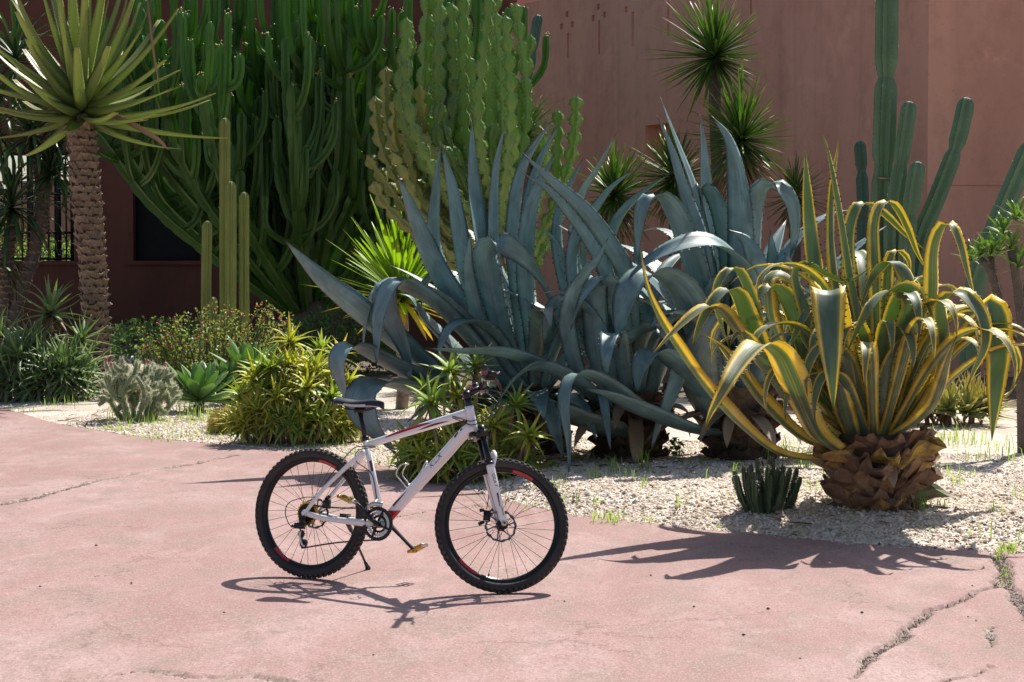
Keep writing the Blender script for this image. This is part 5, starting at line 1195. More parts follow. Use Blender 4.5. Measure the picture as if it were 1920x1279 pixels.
lt.build('leaf_litter', M['dead_leaf'], None, kind='stuff', label='dry brown leaf scraps lying on the gravel round the stumps', category='leaf litter')
# crumbs on the paving
cr_ = MB()
for px, py in [(1058,1129),(1440,1143),(1301,1139),(1823,1100),(1616,1150),(1815,1158),(1830,1165),(1500,1236),(180,1024),(75,1101),(246,1095),(1394,1192),(700,1230),(1220,1080),(420,1150)]:
    g_ = ground(px, py); s_ = rng.uniform(.004, .009); cr_.add(np.array([g_[0], g_[1], .004]) + s_*np.array([[1.4,0,0],[-1.2,.2,0],[.1,1,0],[0,-1,0],[0,.1,.9],[0,0,-.5]]), [[0,2,4],[2,1,4],[1,3,4],[3,0,4],[2,0,5],[1,2,5],[3,1,5],[0,3,5]])
cr_.build('debris', M['trunk_core'], None, kind='stuff', label='few dark crumbs scattered on the pink paving', category='debris')

# ------------------------------------------------------------------ mountain bicycle
BK = {}
BK['white'] = simple('white_paint', (.90, .89, .88), (.86, .85, .85), 6, .28, coat=.6)
BK['red'] = simple('red_decal', (.50, .012, .03), (.42, .01, .02), 6, .3, coat=.5)
BK['maroon'] = simple('maroon_decal', (.16, .012, .03), rough=.35)
BK['ink'] = simple('dark_print', (.03, .03, .045), rough=.4)
BK['blue_dot'] = simple('blue_sticker', (.05, .18, .55), rough=.35)
BK['black'] = simple('black_anodised', (.018, .018, .02), (.012, .012, .013), 12, .32, metal=.2)
BK['gloss'] = simple('black_stanchion', (.03, .032, .04), rough=.12, metal=.8)
BK['rubber'] = simple('tyre_rubber', (.055, .050, .046), (.024, .023, .022), 9, .8, bs=.25, bd=.002)
BK['knob'] = simple('tread_knob', (.095, .083, .075), (.035, .033, .031), 14, .85)
BK['rim'] = simple('rim_black', (.015, .015, .016), rough=.3, metal=.4)
BK['steel'] = simple('steel', (.55, .55, .56), (.42, .42, .43), 20, .32, metal=1)
BK['disc'] = simple('disc_steel', (.22, .22, .24), (.12, .12, .13), 60, .35, metal=.9)
BK['spoke'] = simple('spoke_black', (.03, .03, .032), rough=.35, metal=.6)
BK['gold'] = simple('gold_anodised', (.72, .44, .07), (.5, .29, .05), 14, .3, metal=.9)
BK['silver'] = simple('silver_alloy', (.66, .65, .63), (.55, .54, .52), 14, .3, metal=.9)
BK['saddle_w'] = simple('white_vinyl', (.70, .66, .66), rough=.4)
BK['saddle_b'] = simple('black_vinyl', (.02, .021, .026), rough=.35)
BK['grip'] = simple('worn_grip', (.09, .055, .045), (.05, .035, .03), 25, .7, bs=.3, bd=.002)
BK['chain'] = simple('oiled_chain', (.05, .04, .032), (.03, .025, .02), 40, .45, metal=.7)
rear = ground(577, 1085)
bike = thing('mountain_bicycle', (rear[0], rear[1], .004), 'white mountain bicycle with red accents leaning on its kickstand on pink paving', 'bicycle', rot=(R(-7), 0, R(-25)))
WR, TR = .335, .0255      # wheel radius to the tread, tyre section radius
HUBR = np.array([0, 0, WR]); HUBF = np.array([1.092, 0, WR]); BB = np.array([.425, 0, .303])
ST = np.array([.293, 0, .742]); HT = np.array([.882, 0, .912]); HBt = np.array([.914, 0, .796])
axis = nrm(HT - HBt)
STEER = np.array(Matrix.Translation(Vector(HT)) @ Matrix.Rotation(R(35), 4, Vector(axis)) @ Matrix.Translation(-Vector(HT)))
I4 = np.eye(4)
def tubep(path, r, n=12, m=24, **k): 
    P = crom(path, m) if len(path) > 2 else np.array(path, float)
    return MB().tube(P, np.interp(np.linspace(0, 1, len(P)), np.linspace(0, 1, len(r)), r) if isinstance(r, (list, tuple)) else r, n, **k)
def patch(path, r, t0, t1, a0, a1, off=.0012, n=20, na=6, squash=1.0):
    """printed decal lying on a tube; angle 0 faces the drive side, positive angles go up"""
    P = crom(path, 60); rr = np.interp(np.linspace(0, 1, 60), np.linspace(0, 1, len(r)), r) if isinstance(r, (list, tuple)) else np.full(60, r)
    T, S, B = frames(P, (0, -1, 0)); tt = np.linspace(t0, t1, n); V = []
    up = np.array([0, 0, 1.]); 
    for k, t in enumerate(tt):
        i = t*59; p = np.array([np.interp(i, np.arange(60), P[:, c]) for c in range(3)]); j = int(round(i)); s_, b_ = S[j], B[j]
        if b_[2] < 0: b_ = -b_
        f = k/(n-1.); A0 = a0(f) if callable(a0) else a0; A1 = a1(f) if callable(a1) else a1
        for a in np.linspace(A0, A1, na): V.append(p + (np.interp(i, np.arange(60), rr)+off)*(math.cos(a)*s_ + squash*math.sin(a)*b_))
    return MB().add(V, [[i*na+j, i*na+j+1, (i+1)*na+j+1, (i+1)*na+j] for i in range(n-1) for j in range(na-1)])
# --- frame
TT = [ST + [.0, 0, -.045], np.array([.50, 0, .765]), np.array([.70, 0, .829]), HT + [-.004, 0, -.028]]
DT = [BB + [.012, 0, .012], np.array([.60, 0, .50]), np.array([.76, 0, .672]), np.array([.84, 0, .762]), HBt + [-.004, 0, .028]]
rT = [.0165, .0165, .0195, .0225]; rD = [.026, .0265, .0275, .0275, .027]
fr = tubep(TT, rT, 16, squash=1.2).build('frame', BK['white'], bike)
tubep(DT, rD, 16, squash=1.12).build('down_tube', BK['white'], fr)
tubep([BB, ST], [.0175, .0165], 16).build('seat_tube', BK['white'], fr)
MB().tube([HBt - axis*.006, HBt + axis*.02, HT - axis*.02, HT + axis*.006], [.026, .0235, .0225, .0245], 18).build('head_tube', BK['white'], fr)
MB().tube([BB + [0, -.037, 0], BB + [0, .037, 0]], .0225, 18, ref=(1, 0, 0)).build('bottom_bracket_shell', BK['silver'], fr)
for s in (-1, 1):
    tubep([ST + [.002, s*.012, -.075], ST + [-.045, s*.030, -.125], np.array([.11, s*.062, .475]), np.array([.03, s*.066, .375]), np.array([.006, s*.066, .338])], [.0135, .012, .0105, .011, .010], 10).build('seat_stay', BK['white'], fr)
    tubep([BB + [-.03, s*.028, .0], np.array([.30, s*.056, .305]), np.array([.12, s*.064, .315]), np.array([.012, s*.066, .333])], [.0165, .014, .0115, .012], 10, squash=1.25).build('chain_stay', BK['white'], fr)
    MB().tube([(.0, s*.060, .335), (.0, s*.071, .335)], .019, 14, ref=(1, 0, 0)).build('dropout', BK['white'], fr)
MB().tube([ST + [.004, 0, -.02], ST + [-.0005, 0, .004]], .0195, 16).build('seat_clamp', BK['black'], fr)
patch(TT, rT, .22, .74, .15, lambda f: .15 + .95*math.sin(math.pi*min(1, f*1.15+.02))**.6, squash=1.2).build('decal', BK['red'], fr, label='red streak along the top tube')
patch(TT, rT, .52, .84, -.55, lambda f: -.55 + .42*math.sin(math.pi*f), squash=1.2).build('decal', BK['maroon'], fr)
patch(DT, rD, .015, .15, lambda f: -1.3, lambda f: .95 - 2.2*max(0, f-.45)*1.6, squash=1.12).build('decal', BK['red'], fr, label='red wedge at the bottom of the down tube')
patch(DT, rD, .14, .30, lambda f: .25 + .1*f, lambda f: .9 - .55*f, squash=1.12).build('decal', BK['maroon'], fr)
patch(DT, rD, .845, .885, lambda f: .2 + .3*f, lambda f: .75 + .1*f, squash=1.12).build('decal', BK['maroon'], fr)
patch(DT, rD, .905, .925, .45, .85, squash=1.12).build('decal', BK['blue_dot'], fr)
patch([BB, ST], .0170, .60, .72, .2, .9).build('decal', BK['maroon'], fr)
def print_text(txt, path, r, t0, h, parent, angc, matl, stretch=1.0, shear=.25, squash=1.0, flip=False, M4=None):
    cu = bpy.data.curves.new('print', 'FONT'); cu.body = txt; cu.size = 1.0; cu.shear = shear; cu.resolution_u = 3
    ob = bpy.data.objects.new('print', cu); COL.objects.link(ob); dg = bpy.context.evaluated_depsgraph_get(); me = bpy.data.meshes.new_from_object(ob.evaluated_get(dg))
    bpy.data.objects.remove(ob)
    co = np.array([v.co[:] for v in me.vertices]); P = crom(path, 200); d = np.r_[0, np.cumsum(np.linalg.norm(np.diff(P, axis=0), axis=1))]
    T, S, B = frames(P, (0, -1, 0)); V = []
    for x, y, z in co:
        sdist = t0*d[-1] + x*h*stretch; i = int(np.clip(np.searchsorted(d, sdist), 1, 199)); p = np.array([np.interp(sdist, d, P[:, k]) for k in range(3)]); b_ = B[i] if B[i][2] > 0 else -B[i]
        if flip: b_ = B[i] if B[i][0] > 0 else -B[i]
        a = angc + (y-.35)*h/r; V.append(p + (r+.0016)*(math.cos(a)*S[i] + squash*math.sin(a)*b_))
    mb = MB().add(np.array(V), [list(q.vertices) for q in me.polygons])
    if M4 is not None: mb.xf(M4)
    return mb.build('lettering', matl, parent, smooth=False)
print_text('KILIX', DT, .0275, .55, .034, fr, .25, BK['ink'], 1.1, .3, 1.12)
# bottle cage on the seat-tube side of the down tube
cage = [np.array(p) for p in ((.545, .03, .515), (.505, .034, .56), (.520, .034, .605), (.545, .02, .615), (.55, -.02, .615), (.525, -.034, .605), (.505, -.034, .56), (.545, -.03, .515), (.565, -.012, .49), (.60, -.012, .53), (.64, -.014, .59), (.655, -.012, .625), (.655, .012, .625), (.60, .012, .53), (.565, .012, .49), (.545, .03, .515))]
MB().tube(crom(cage, 90), .0036, 7).build('bottle_cage', BK['silver'], bike)
# --- seat post and saddle
sdv = nrm(ST - BB); SP = ST + sdv*.135
sp_ = MB().tube([ST - sdv*.03, SP], .0138, 14).build('seat_post', BK['black'], bike)
MB().box(SP + [0, 0, .008], (.045, .042, .028)).build('clamp', BK['black'], sp_)
def saddle():
    xs_ = np.linspace(-.155, .125, 22); mt = MB(); mw = MB()
    wd_ = np.interp(xs_, [-.155, -.13, -.08, -.02, .05, .11, .125], [.045, .066, .070, .046, .023, .017, .010]); zt = np.interp(xs_, [-.155, -.12, -.03, .06, .11, .125], [.036, .034, .024, .030, .026, .018]); rows = []
    na = 13; an = np.linspace(-.35, math.pi+.35, na); V = []
    for x, w2, z in zip(xs_, wd_, zt):
        for a in an: V.append([x, w2*math.cos(a)*(1.0 if math.sin(a) > 0 else .96), z + .020*math.sin(a) - .012*(abs(math.cos(a))**3)])
    F = []; mi = []
    for i in range(21):
        for j in range(na-1):
            F.append([i*na+j, (i+1)*na+j, (i+1)*na+j+1, i*na+j+1]); mi.append(1 if ((j in (0, 1, 10, 11)) and 2 < i < 20 and not (j in (1, 10) and (i > 13 or i < 6))) else 0)
    F += [list(range(na))[::-1], [21*na+j for j in range(na)]]; mi += [0, 0]
    mb = MB(); mb.add(np.array(V) + SP + [.012, 0, .016], F); mb.mi = mi; return mb
sa = saddle().build('saddle', [BK['saddle_b'], BK['saddle_w']], bike)
for s in (-1, 1): tubep([SP + [-.11, s*.03, .028], SP + [-.06, s*.022, .010], SP + [.03, s*.022, .010], SP + [.095, s*.010, .030]], .0036, 7).build('rail', BK['black'], sa)
# --- wheels
def ring_geo(R_, prof, n=72):
    prof = np.array(prof); m = len(prof); a = np.arange(n)*2*np.pi/n; V = np.stack([(R_+prof[None, :, 0])*np.cos(a)[:, None], np.tile(prof[:, 1], (n, 1)), (R_+prof[None, :, 0])*np.sin(a)[:, None]], -1).reshape(-1, 3)
    return V, [[i*m+j, i*m+(j+1) % m, ((i+1) % n)*m+(j+1) % m, ((i+1) % n)*m+j] for i in range(n) for j in range(m)]
def wheel(hub, M4, rear_):
    ca = np.linspace(0, 2*math.pi, 17)[:-1]
    H = np.array(Matrix.Translation(Vector(hub))); X = M4 @ H
    rim = MB().add(*ring_geo(.279, [(-.012, -.006), (-.012, .006), (.006, .013), (.012, .012), (.008, 0), (.012, -.012), (.006, -.013)], 96)).xf(X).build('wheel', BK['rim'], bike)
    for a0, a1 in ((1.05, 1.45), (3.9, 4.3)):
        aa = np.linspace(a0, a1, 12); V = []; 
        for a in aa:
            for r_, y in ((.2685, -.0085), (.2835, -.0132)): V.append([r_*math.cos(a), y-.001, r_*math.sin(a)])
        MB().add(V, [[2*i, 2*i+1, 2*i+3, 2*i+2] for i in range(11)]).xf(X).build('rim_decal', BK['red'], rim)
    ty = MB().add(*ring_geo(WR - TR, [(TR*.93*math.cos(a), TR*.95*math.sin(a)) for a in ca], 96))
    rs = np.random.default_rng(3)
    for k in range(66):
        a = k*2*math.pi/66
        for row, (ay, off, ln) in enumerate(((-1.0, .5, .015), (-.36, 0, .017), (.36, .5, .017), (1.0, 0, .015))):
            aa = a + off*2*math.pi/66; cr_ = WR - TR + TR*.96*math.cos(ay); y = TR*.98*math.sin(ay); er = np.array([math.cos(aa), 0, math.sin(aa)]); et = np.array([-math.sin(aa), 0, math.cos(aa)]); n_ = er*math.cos(ay) + np.array([0, math.sin(ay), 0]); b_ = np.cross(et, n_)
            ty.box(er*cr_ + np.array([0, y, 0]) + n_*.0015, (ln, .0105, .0065), 1, np.stack([et, b_, n_], 1))
    ty.xf(X).build('tyre', [BK['rubber'], BK['knob']], rim)
    sk = MB()
    for k in range(32):
        a = k*2*math.pi/32; side = 1 if k % 2 else -1; ha = a + (.72 if (k//2) % 2 else -.72)
        sk.tube([(.0225*math.cos(ha), side*.030, .0225*math.sin(ha)), (.270*math.cos(a), side*.003, .270*math.sin(a))], .0012, 5)
    sk.xf(X).build('spokes', BK['spoke'], rim, kind='stuff')
    MB().tube([(0, -.055, 0), (0, -.034, 0), (0, -.032, 0), (0, -.026, 0), (0, 0, 0), (0, .026, 0), (0, .032, 0), (0, .034, 0), (0, .055, 0)], [.011, .011, .027, .027, .012, .027, .027, .012, .011], 18, ref=(1, 0, 0)).xf(X).build('hub', BK['black'], rim)
    # brake disc on the far side: slotted ring with arms
    rd = MB(); n = 72; aa = np.arange(n)*2*np.pi/n
    ro = .080 + .0018*np.sign(np.sin(aa*12)); ri = .069 + .0022*np.sin(aa*12+1)
    for y0 in (.036, .038):
        V = np.concatenate([np.stack([ro*np.cos(aa), 0*aa+y0, ro*np.sin(aa)], 1), np.stack([ri*np.cos(aa), 0*aa+y0, ri*np.sin(aa)], 1)])
        rd.add(V, [[i, (i+1) % n, n+(i+1) % n, n+i] for i in range(n)])
    for k in range(6):
        a = k*math.pi/3; rd.tube([(.020*math.cos(a), .037, .020*math.sin(a)), (.067*math.cos(a+.35), .037, .067*math.sin(a+.35))], .004, 6)
    rd.xf(X).build('brake_disc', BK['disc'], rim, smooth=False)
    MB().tube([(.25*math.cos(-1.75), 0, .25*math.sin(-1.75)), (.265*math.cos(-1.75), 0, .265*math.sin(-1.75))], .003, 6).xf(X).build('valve', BK['black'], rim)
    return rim, X
rw, XR = wheel(HUBR, I4, True); fw, XF = wheel(HUBF, STEER, False)
# cassette
for k, (r_, y) in enumerate([(.062, -.0385), (.055, -.0425), (.048, -.0465), (.042, -.0500), (.036, -.0535), (.030, -.057)]):
    n = 88; aa = np.arange(n)*2*np.pi/n; rr = r_ + .0022*np.sign(np.sin(aa*22)); V = []
    for y0 in (y-.001, y+.001): V += [[a_*math.cos(b_), y0, a_*math.sin(b_)] for a_, b_ in zip(rr, aa)] + [[r_*.72*math.cos(b_), y0, r_*.72*math.sin(b_)] for b_ in aa]
    F = [[i, (i+1) % n, n+(i+1) % n, n+i] for i in range(n)] + [[2*n+i, 3*n+i, 3*n+(i+1) % n, 2*n+(i+1) % n] for i in range(n)] + [[i, 2*n+i, 2*n+(i+1) % n, (i+1) % n] for i in range(n)]
    MB().add(V, F).xf(XR).build('sprocket', BK['gold'] if k < 2 else BK['chain'], rw, smooth=False)
MB().tube([(0, -.035, 0), (0, -.06, 0)], .026, 16, ref=(1, 0, 0)).xf(XR).build('cassette_body', BK['chain'], rw)
# --- fork
fk = MB().tube([HBt - axis*.006, HBt - axis*.028], [.027, .030], 16).xf(STEER).build('fork', BK['black'], bike)
fwd = nrm(np.cross([0, 1, 0], axis)); 
CR0 = HBt - axis*.028 + fwd*.030
MB().box(CR0, (.055, .150, .034), 0, np.stack([fwd, [0, 1, 0], axis], 1)).xf(STEER).build('crown', BK['black'], fk)
for s in (-1, 1):
    top = CR0 + np.array([0, s*.060, 0]) + axis*.012; low = HUBF + np.array([0, s*.060, 0]); dn = nrm(low - top); Lf = np.linalg.norm(low - top)
    MB().tube([top, top + dn*Lf*.50], .0148, 14).xf(STEER).build('stanchion', BK['gloss'], fk)
    MB().tube([top - dn*.028, top + dn*.018], [.018, .019], 14).xf(STEER).build('top_cap', BK['black'], fk)
    lw_ = MB().tube(crom([top + dn*Lf*.36, top + dn*Lf*.40, top + dn*Lf*.7, top + dn*Lf*.93, low + [.004, 0, 0]], 16), np.interp(np.linspace(0, 1, 16), [0, .1, .5, .9, 1], [.0200, .0215, .0195, .017, .0125]), 14).xf(STEER).build('lower_leg', BK['white'], fk)
    MB().tube([top + dn*Lf*.335, top + dn*Lf*.365], [.0205, .0225], 14).xf(STEER).build('wiper_seal', BK['black'], fk)
    MB().tube([low + [0, s*.004, 0], low + [0, s*.022, 0]], .014, 14, ref=(1, 0, 0)).xf(STEER).build('dropout', BK['silver'], fk)
    if s < 0:
        Pt = [top + dn*Lf*f for f in (.40, .55, .7, .93)]
        print_text('GILA T', Pt, .0205, .12, .022, fk, .15, BK['ink'], 1.05, .2, 1.0, True, STEER)
        patch(Pt, .0195, .52, .80, -.2, lambda f: .25 - .3*f).xf(STEER).build('decal', BK['maroon'], fk)
        patch(Pt, .0182, .80, .98, .2, .5).xf(STEER).build('decal', BK['gold'], fk)
# arch bracing the lowers behind/above the tyre
tL = CR0 + axis*.012; dn0 = nrm(HUBF - tL); Lf0 = np.linalg.norm(HUBF - tL); a0 = tL + dn0*Lf0*.385 + fwd*.014
tubep([a0 + [0, -.060, 0], a0 + fwd*.022 + axis*.050 + [0, -.052, 0], a0 + fwd*.026 + axis*.078, a0 + fwd*.022 + axis*.050 + [0, .052, 0], a0 + [0, .060, 0]], .0105, 10).xf(STEER).build('arch', BK['white'], fk)
MB().tube([HUBF + [0, -.085, 0], HUBF + [0, .085, 0]], .006, 10, ref=(1, 0, 0)).xf(STEER).build('axle', BK['black'], fk)
MB().box(HUBF + [-.072, .048, .045], (.034, .026, .055), 0).tube([HUBF + [-.05, .055, .075], HUBF + [-.02, .06, .11]], .007, 8).tube([HUBF + [-.09, .05, .075], HUBF + [-.11, .05, .07]], .009, 8).tube([HUBF + [-.085, .05, .015], HUBF + [-.11, .045, .0]], .009, 8).xf(STEER).build('brake_caliper', BK['black'], fk)
MB().box((.060, .050, .385), (.034, .026, .045), 0).tube([(.05, .05, .41), (.075, .05, .43)], .009, 8).build('brake_caliper', BK['black'], bike)
# --- stem, bar, controls
SB = HT + axis*.062; ST0 = HT + axis*.006
stm = MB().tube([ST0, ST0 + axis*.040], .0185, 14).tube([SB - axis*.016, SB + axis*.022], .0205, 14).xf(STEER).build('stem', BK['black'], bike)
BC = SB + fwd*.088 + axis*.034
MB().tube([SB + fwd*.008 + axis*.004, BC - fwd*.008], [.0165, .0148], 12).tube([BC + [0, -.024, 0], BC + [0, .024, 0]], .0225, 14, ref=(1, 0, 0)).xf(STEER).build('stem_clamp', BK['black'], stm)
for s in (0, 1): MB().tube([SB - fwd*.022 + axis*(-.008 + .02*s) + [0, -.006, 0], SB - fwd*.022 + axis*(-.008 + .02*s) + [0, .006, 0]], .004, 8).xf(STEER).build('bolt', BK['steel'], stm)
bar = MB().tube(crom([BC + axis*.036 - fwd*.035 + [0, -.325, 0], BC + axis*.034 - fwd*.012 + [0, -.20, 0], BC + axis*.028 + [0, -.13, 0], BC + [0, -.05, 0], BC + [0, .05, 0], BC + axis*.028 + [0, .13, 0], BC + axis*.034 - fwd*.012 + [0, .20, 0], BC + axis*.036 - fwd*.035 + [0, .325, 0]], 50), .0125, 12, ref=(1, 0, 0)).xf(STEER).build('handlebar', BK['black'], bike)
for s in (-1, 1):
    e1 = BC + axis*.036 - fwd*.036 + [0, s*.332, 0]; e0 = BC + axis*.034 - fwd*.016 + [0, s*.215, 0]; dg_ = nrm(e1 - e0)
    g1 = MB().tube([e0, e0 + dg_*.004, e1 - dg_*.008, e1], [.0165, .0172, .0168, .0172], 14, ref=(1, 0, 0)).xf(STEER).build('grip', BK['grip'], bike)
    MB().tube([e1, e1 + dg_*.006], [.0175, .0165], 14, ref=(1, 0, 0)).xf(STEER).build('end_plug', BK['saddle_b'], g1)
    lc = e0 - dg_*.028
    lv = MB().tube([lc - dg_*.012, lc + dg_*.014], .019, 12, ref=(1, 0, 0)).box(lc + fwd*.032 - axis*.010, (.045, .034, .026), 0).xf(STEER).build('brake_lever', BK['black'], bike)
    tubep([lc + fwd*.048 - axis*.012, lc + fwd*.066 - axis*.014 + dg_*.03, lc + fwd*.062 - axis*.022 + dg_*.075, lc + fwd*.070 - axis*.026 + dg_*.105], [.007, .0075, .006, .005], 8, squash=.6).xf(STEER).build('lever_blade', BK['silver'], lv)
    sc_ = e0 - dg_*.062
    sh = MB().tube([sc_ - dg_*.012, sc_ + dg_*.012], .0185, 12, ref=(1, 0, 0)).box(sc_ + fwd*.022 - axis*.022, (.05, .045, .024), 0).xf(STEER).build('shifter', BK['black'], bike)
    tubep([sc_ + fwd*.01 - axis*.032, sc_ - fwd*.005 - axis*.036 + dg_*.028, sc_ - fwd*.012 - axis*.034 + dg_*.045], .004, 7).xf(STEER).build('thumb_lever', BK['silver'], sh)
    MB().tube([sc_ - fwd*.022 + axis*.004, sc_ - fwd*.030 + axis*.006], .010, 10, ref=(0, 1, 0)).xf(STEER).build('gear_indicator', BK['red'], sh)
def stp(p): return STEER[:3, :3] @ np.array(p) + STEER[:3, 3]
# cables
cab = [
 [stp(BC + fwd*.03 + [0, -.13, .01]), stp(BC + fwd*.085 + [0, -.05, -.04]), stp(BC + fwd*.075 + [0, 0, -.13]), HT + [.045, -.032, -.065], HT + [-.02, -.026, -.060], np.array([.80, -.021, .866])],
 [stp(BC + fwd*.03 + [0, .13, .01]), stp(BC + fwd*.10 + [0, .03, -.05]), stp(BC + fwd*.080 + [0, -.01, -.15]), HT + [.05, -.034, -.085], HT + [-.02, -.028, -.072], np.array([.80, -.022, .858])],
 [stp(BC + fwd*.04 + [0, .17, .0]), stp(BC + fwd*.11 + [0, .10, -.10]), stp(CR0 + fwd*.05 + [0, .07, .05]), stp(CR0 - axis*.10 + fwd*.005 + [0, .085, 0]), stp(HUBF + [-.07, .07, .17]), stp(HUBF + [-.075, .055, .08])],
 [stp(BC + fwd*.04 + [0, -.17, .0]), stp(BC + fwd*.09 + [0, -.08, -.06]), stp(BC + fwd*.05 + [0, .02, -.16]), HT + [.03, .034, -.07], np.array([.80, .021, .86])],
 [TT[0] + [.075, -.020, -.005], ST + [.02, -.026, -.058], ST + [-.025, -.030, -.075], ST + [-.03, -.03, -.125], BB + [-.07, -.022, .25], BB + [-.03, -.022, .12]],
 [TT[0] + [.075, -.021, .0], ST + [.0, -.028, -.05], ST + [-.055, -.034, -.068], np.array([.155, -.060, .56]), np.array([.11, -.072, .49])],
 [np.array([.06, -.078, .42]), np.array([.0, -.086, .415]), np.array([-.085, -.088, .385]), np.array([-.105, -.088, .33]), np.array([-.075, -.088, .270]), np.array([-.045, -.084, .262])]]
for c in cab: MB().tube(crom(c, 40), .0025, 6).build('cable', BK['black'], bike)
# --- crankset, chain, pedals
ca = R(138)     # drive-side crank points back and up
cs = MB().tube([BB + [0, -.080, 0], BB + [0, .075, 0]], .012, 12, ref=(1, 0, 0)).build('crankset', BK['black'], bike)
def chainring(r_, y, teeth, matl, inner, th=.0018):
    n = teeth*4; aa = np.arange(n)*2*np.pi/n; rr = r_ + np.where(np.arange(n) % 4 < 2, .0035, -.0015); V = []
    for y0 in (y-th, y+th): V += [[BB[0]+a_*math.cos(b_), y0, BB[2]+a_*math.sin(b_)] for a_, b_ in zip(rr, aa)] + [[BB[0]+inner*math.cos(b_), y0, BB[2]+inner*math.sin(b_)] for b_ in aa]
    F = [[i, (i+1) % n, n+(i+1) % n, n+i] for i in range(n)] + [[2*n+i, 3*n+i, 3*n+(i+1) % n, 2*n+(i+1) % n] for i in range(n)] + [[i, 2*n+i, 2*n+(i+1) % n, (i+1) % n] for i in range(n)]
    return MB().add(V, F).build('chainring', matl, cs, smooth=False)
chainring(.084, -.0560, 42, BK['black'], .068); chainring(.064, -.0490, 32, BK['steel'], .050); chainring(.046, -.0420, 22, BK['black'], .034)
sp = MB()
for k in range(4):
    a = ca + R(20) + k*math.pi/2; sp.tube([BB + [.018*math.cos(a), -.060, .018*math.sin(a)], BB + [.072*math.cos(a), -.056, .072*math.sin(a)]], [.012, .008], 8, ref=(0, 1, 0), squash=.5)
sp.build('spider', BK['black'], cs)
def pedal(p, tilt, s):
    Rm = np.array(Matrix.Rotation(tilt, 3, 'Y')); mb = MB()
    q = lambda v: p + Rm @ np.array(v)
    mb.tube([p, p + [0, s*.085, 0]], .007, 8, ref=(1, 0, 0)); ped = mb.build('pedal', BK['steel'], bike)
    for sx in (-1, 1):
        MB().tube([q((sx*.040, s*.018, 0)), q((sx*.036, s*.10, 0))], .006, 6, ref=(1, 0, 0), squash=1.6).build('cage_bar', BK['gold'] if sx < 0 else BK['silver'], ped)
    for yy in (.018, .058, .098):
        MB().tube([q((-.040, s*yy, 0)), q((.040, s*yy, 0))], .0052, 6, squash=1.4).build('cage_plate', BK['gold'], ped)
    MB().tube([p + [0, s*.012, 0], p + [0, s*.08, 0]], .012, 10, ref=(1, 0, 0)).build('pedal_body', BK['gold'], ped)
for s, a in ((-1, ca), (1, ca + math.pi)):
    e = BB + np.array([.175*math.cos(a), s*.088, .175*math.sin(a)]); b0 = BB + [0, s*.068, 0]
    MB().tube([b0 - (e-b0)*.06, b0 + (e-b0)*.1, b0 + (e-b0)*.5, b0 + (e-b0)*.95, e + (e-b0)*.05], [.016, .0185, .0135, .0135, .010], 10, squash=.62, ref=(0, -1, 0), ang0=.0).build('crank_arm', BK['black'], cs)
    pedal(e + [0, s*.006, 0], .35 if s < 0 else -.5, s)
# chain: a run of links
DR = np.array([-.018, -.052, .262]); PU = np.array([-.028, -.052, .215]); PL = np.array([.02, -.052, .190])
def arc(c, r_, a0, a1, n=10): return [[c[0]+r_*math.cos(a), c[1], c[2]+r_*math.sin(a)] for a in np.linspace(a0, a1, n)]
ch = arc((0, -.05, WR), .045, R(200), R(80), 8) + [[.2, -.052, .372]] + arc((BB[0], -.056, BB[2]), .083, R(95), R(-95), 16) + [[.2, -.053, .195]] + arc((-.004, -.052, .178), .022, R(-80), R(-200), 8) + [[-.028, -.052, .235]]
CP = crom(np.array(ch + [ch[0]]), 240); cm = MB()
for i in range(0, 239):
    p, q = CP[i], CP[i+1]; d = q - p; L_ = np.linalg.norm(d); d = d/L_; up_ = np.cross([0, 1, 0], d)
    cm.box((p+q)/2, (L_*(1.02 if i % 2 else .8), .0062 if i % 2 else .0042, .0082 if i % 2 else .006), 0, np.stack([d, [0, 1, 0], up_], 1))
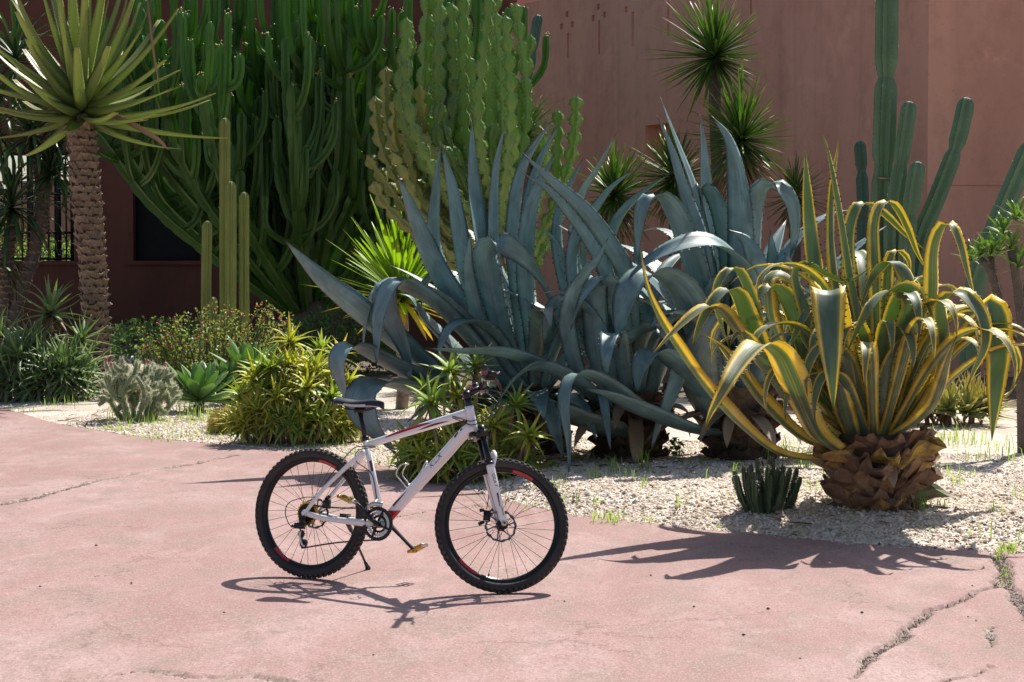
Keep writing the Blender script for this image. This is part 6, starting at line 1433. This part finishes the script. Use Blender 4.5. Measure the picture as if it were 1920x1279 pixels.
cm.build('chain', BK['chain'], bike, kind='stuff', smooth=False)
# rear derailleur, front derailleur
rdm = MB().tube([(.004, -.074, .318), (-.012, -.078, .285), (-.03, -.082, .262)], [.013, .012, .014], 10).box((-.02, -.078, .268), (.052, .03, .03), 0).tube([(-.055, -.088, .262), (-.062, -.088, .268)], .009, 8).build('rear_derailleur', BK['black'], bike)
for y in (-.062, -.044): MB().tube(crom([(-.022, y, .245), (-.026, y, .215), (-.008, y, .172), (.008, y, .165)], 10), .0065, 6, squash=.3, ref=(1, 0, 0)).build('cage', BK['silver'], rdm)
for c in ((-.022, .226), (-.002, .180)):
    n = 44; aa = np.arange(n)*2*np.pi/n; rr = .020 + .002*np.sign(np.sin(aa*11)); MB().add([[c[0]+r_*math.cos(a), y, c[1]+r_*math.sin(a)] for y in (-.0555, -.0505) for r_, a in zip(rr, aa)], [list(range(n)), [n+i for i in range(n)][::-1]] + [[i, n+i, n+(i+1) % n, (i+1) % n] for i in range(n)]).build('jockey_wheel', BK['black'], rdm, smooth=False)
MB().tube(crom([(.355, -.062, .362), (.375, -.064, .392), (.41, -.064, .405), (.45, -.062, .402)], 12), .012, 8, squash=.35, ref=(0, 0, 1)).tube([(.395, -.02, .42), (.395, -.06, .402)], .010, 8, ref=(1, 0, 0)).build('front_derailleur', BK['silver'], bike)
# kickstand: from the far chainstay to the ground
ks = np.array([.165, .070, .318]); mw = np.array(bike.matrix_basis)
foot_w = ground(690, 1068); Mi = np.array(bike.matrix_basis.inverted()); foot = Mi[:3, :3] @ (foot_w + [0, 0, .006]) + Mi[:3, 3]
kd = nrm(foot - ks)
kst = MB().tube([ks, ks + kd*.10], [.014, .012], 10).build('kickstand', BK['black'], bike)
MB().tube([ks + kd*.08, foot - kd*.03], .0065, 8).build('leg', BK['black'], kst); MB().tube([foot - kd*.055, foot - kd*.02, foot], [.0085, .011, .016], 10).build('foot', BK['saddle_b'], kst)
MB().box(ks + [0, -.005, .012], (.05, .03, .022), 0).build('mount', BK['black'], kst)
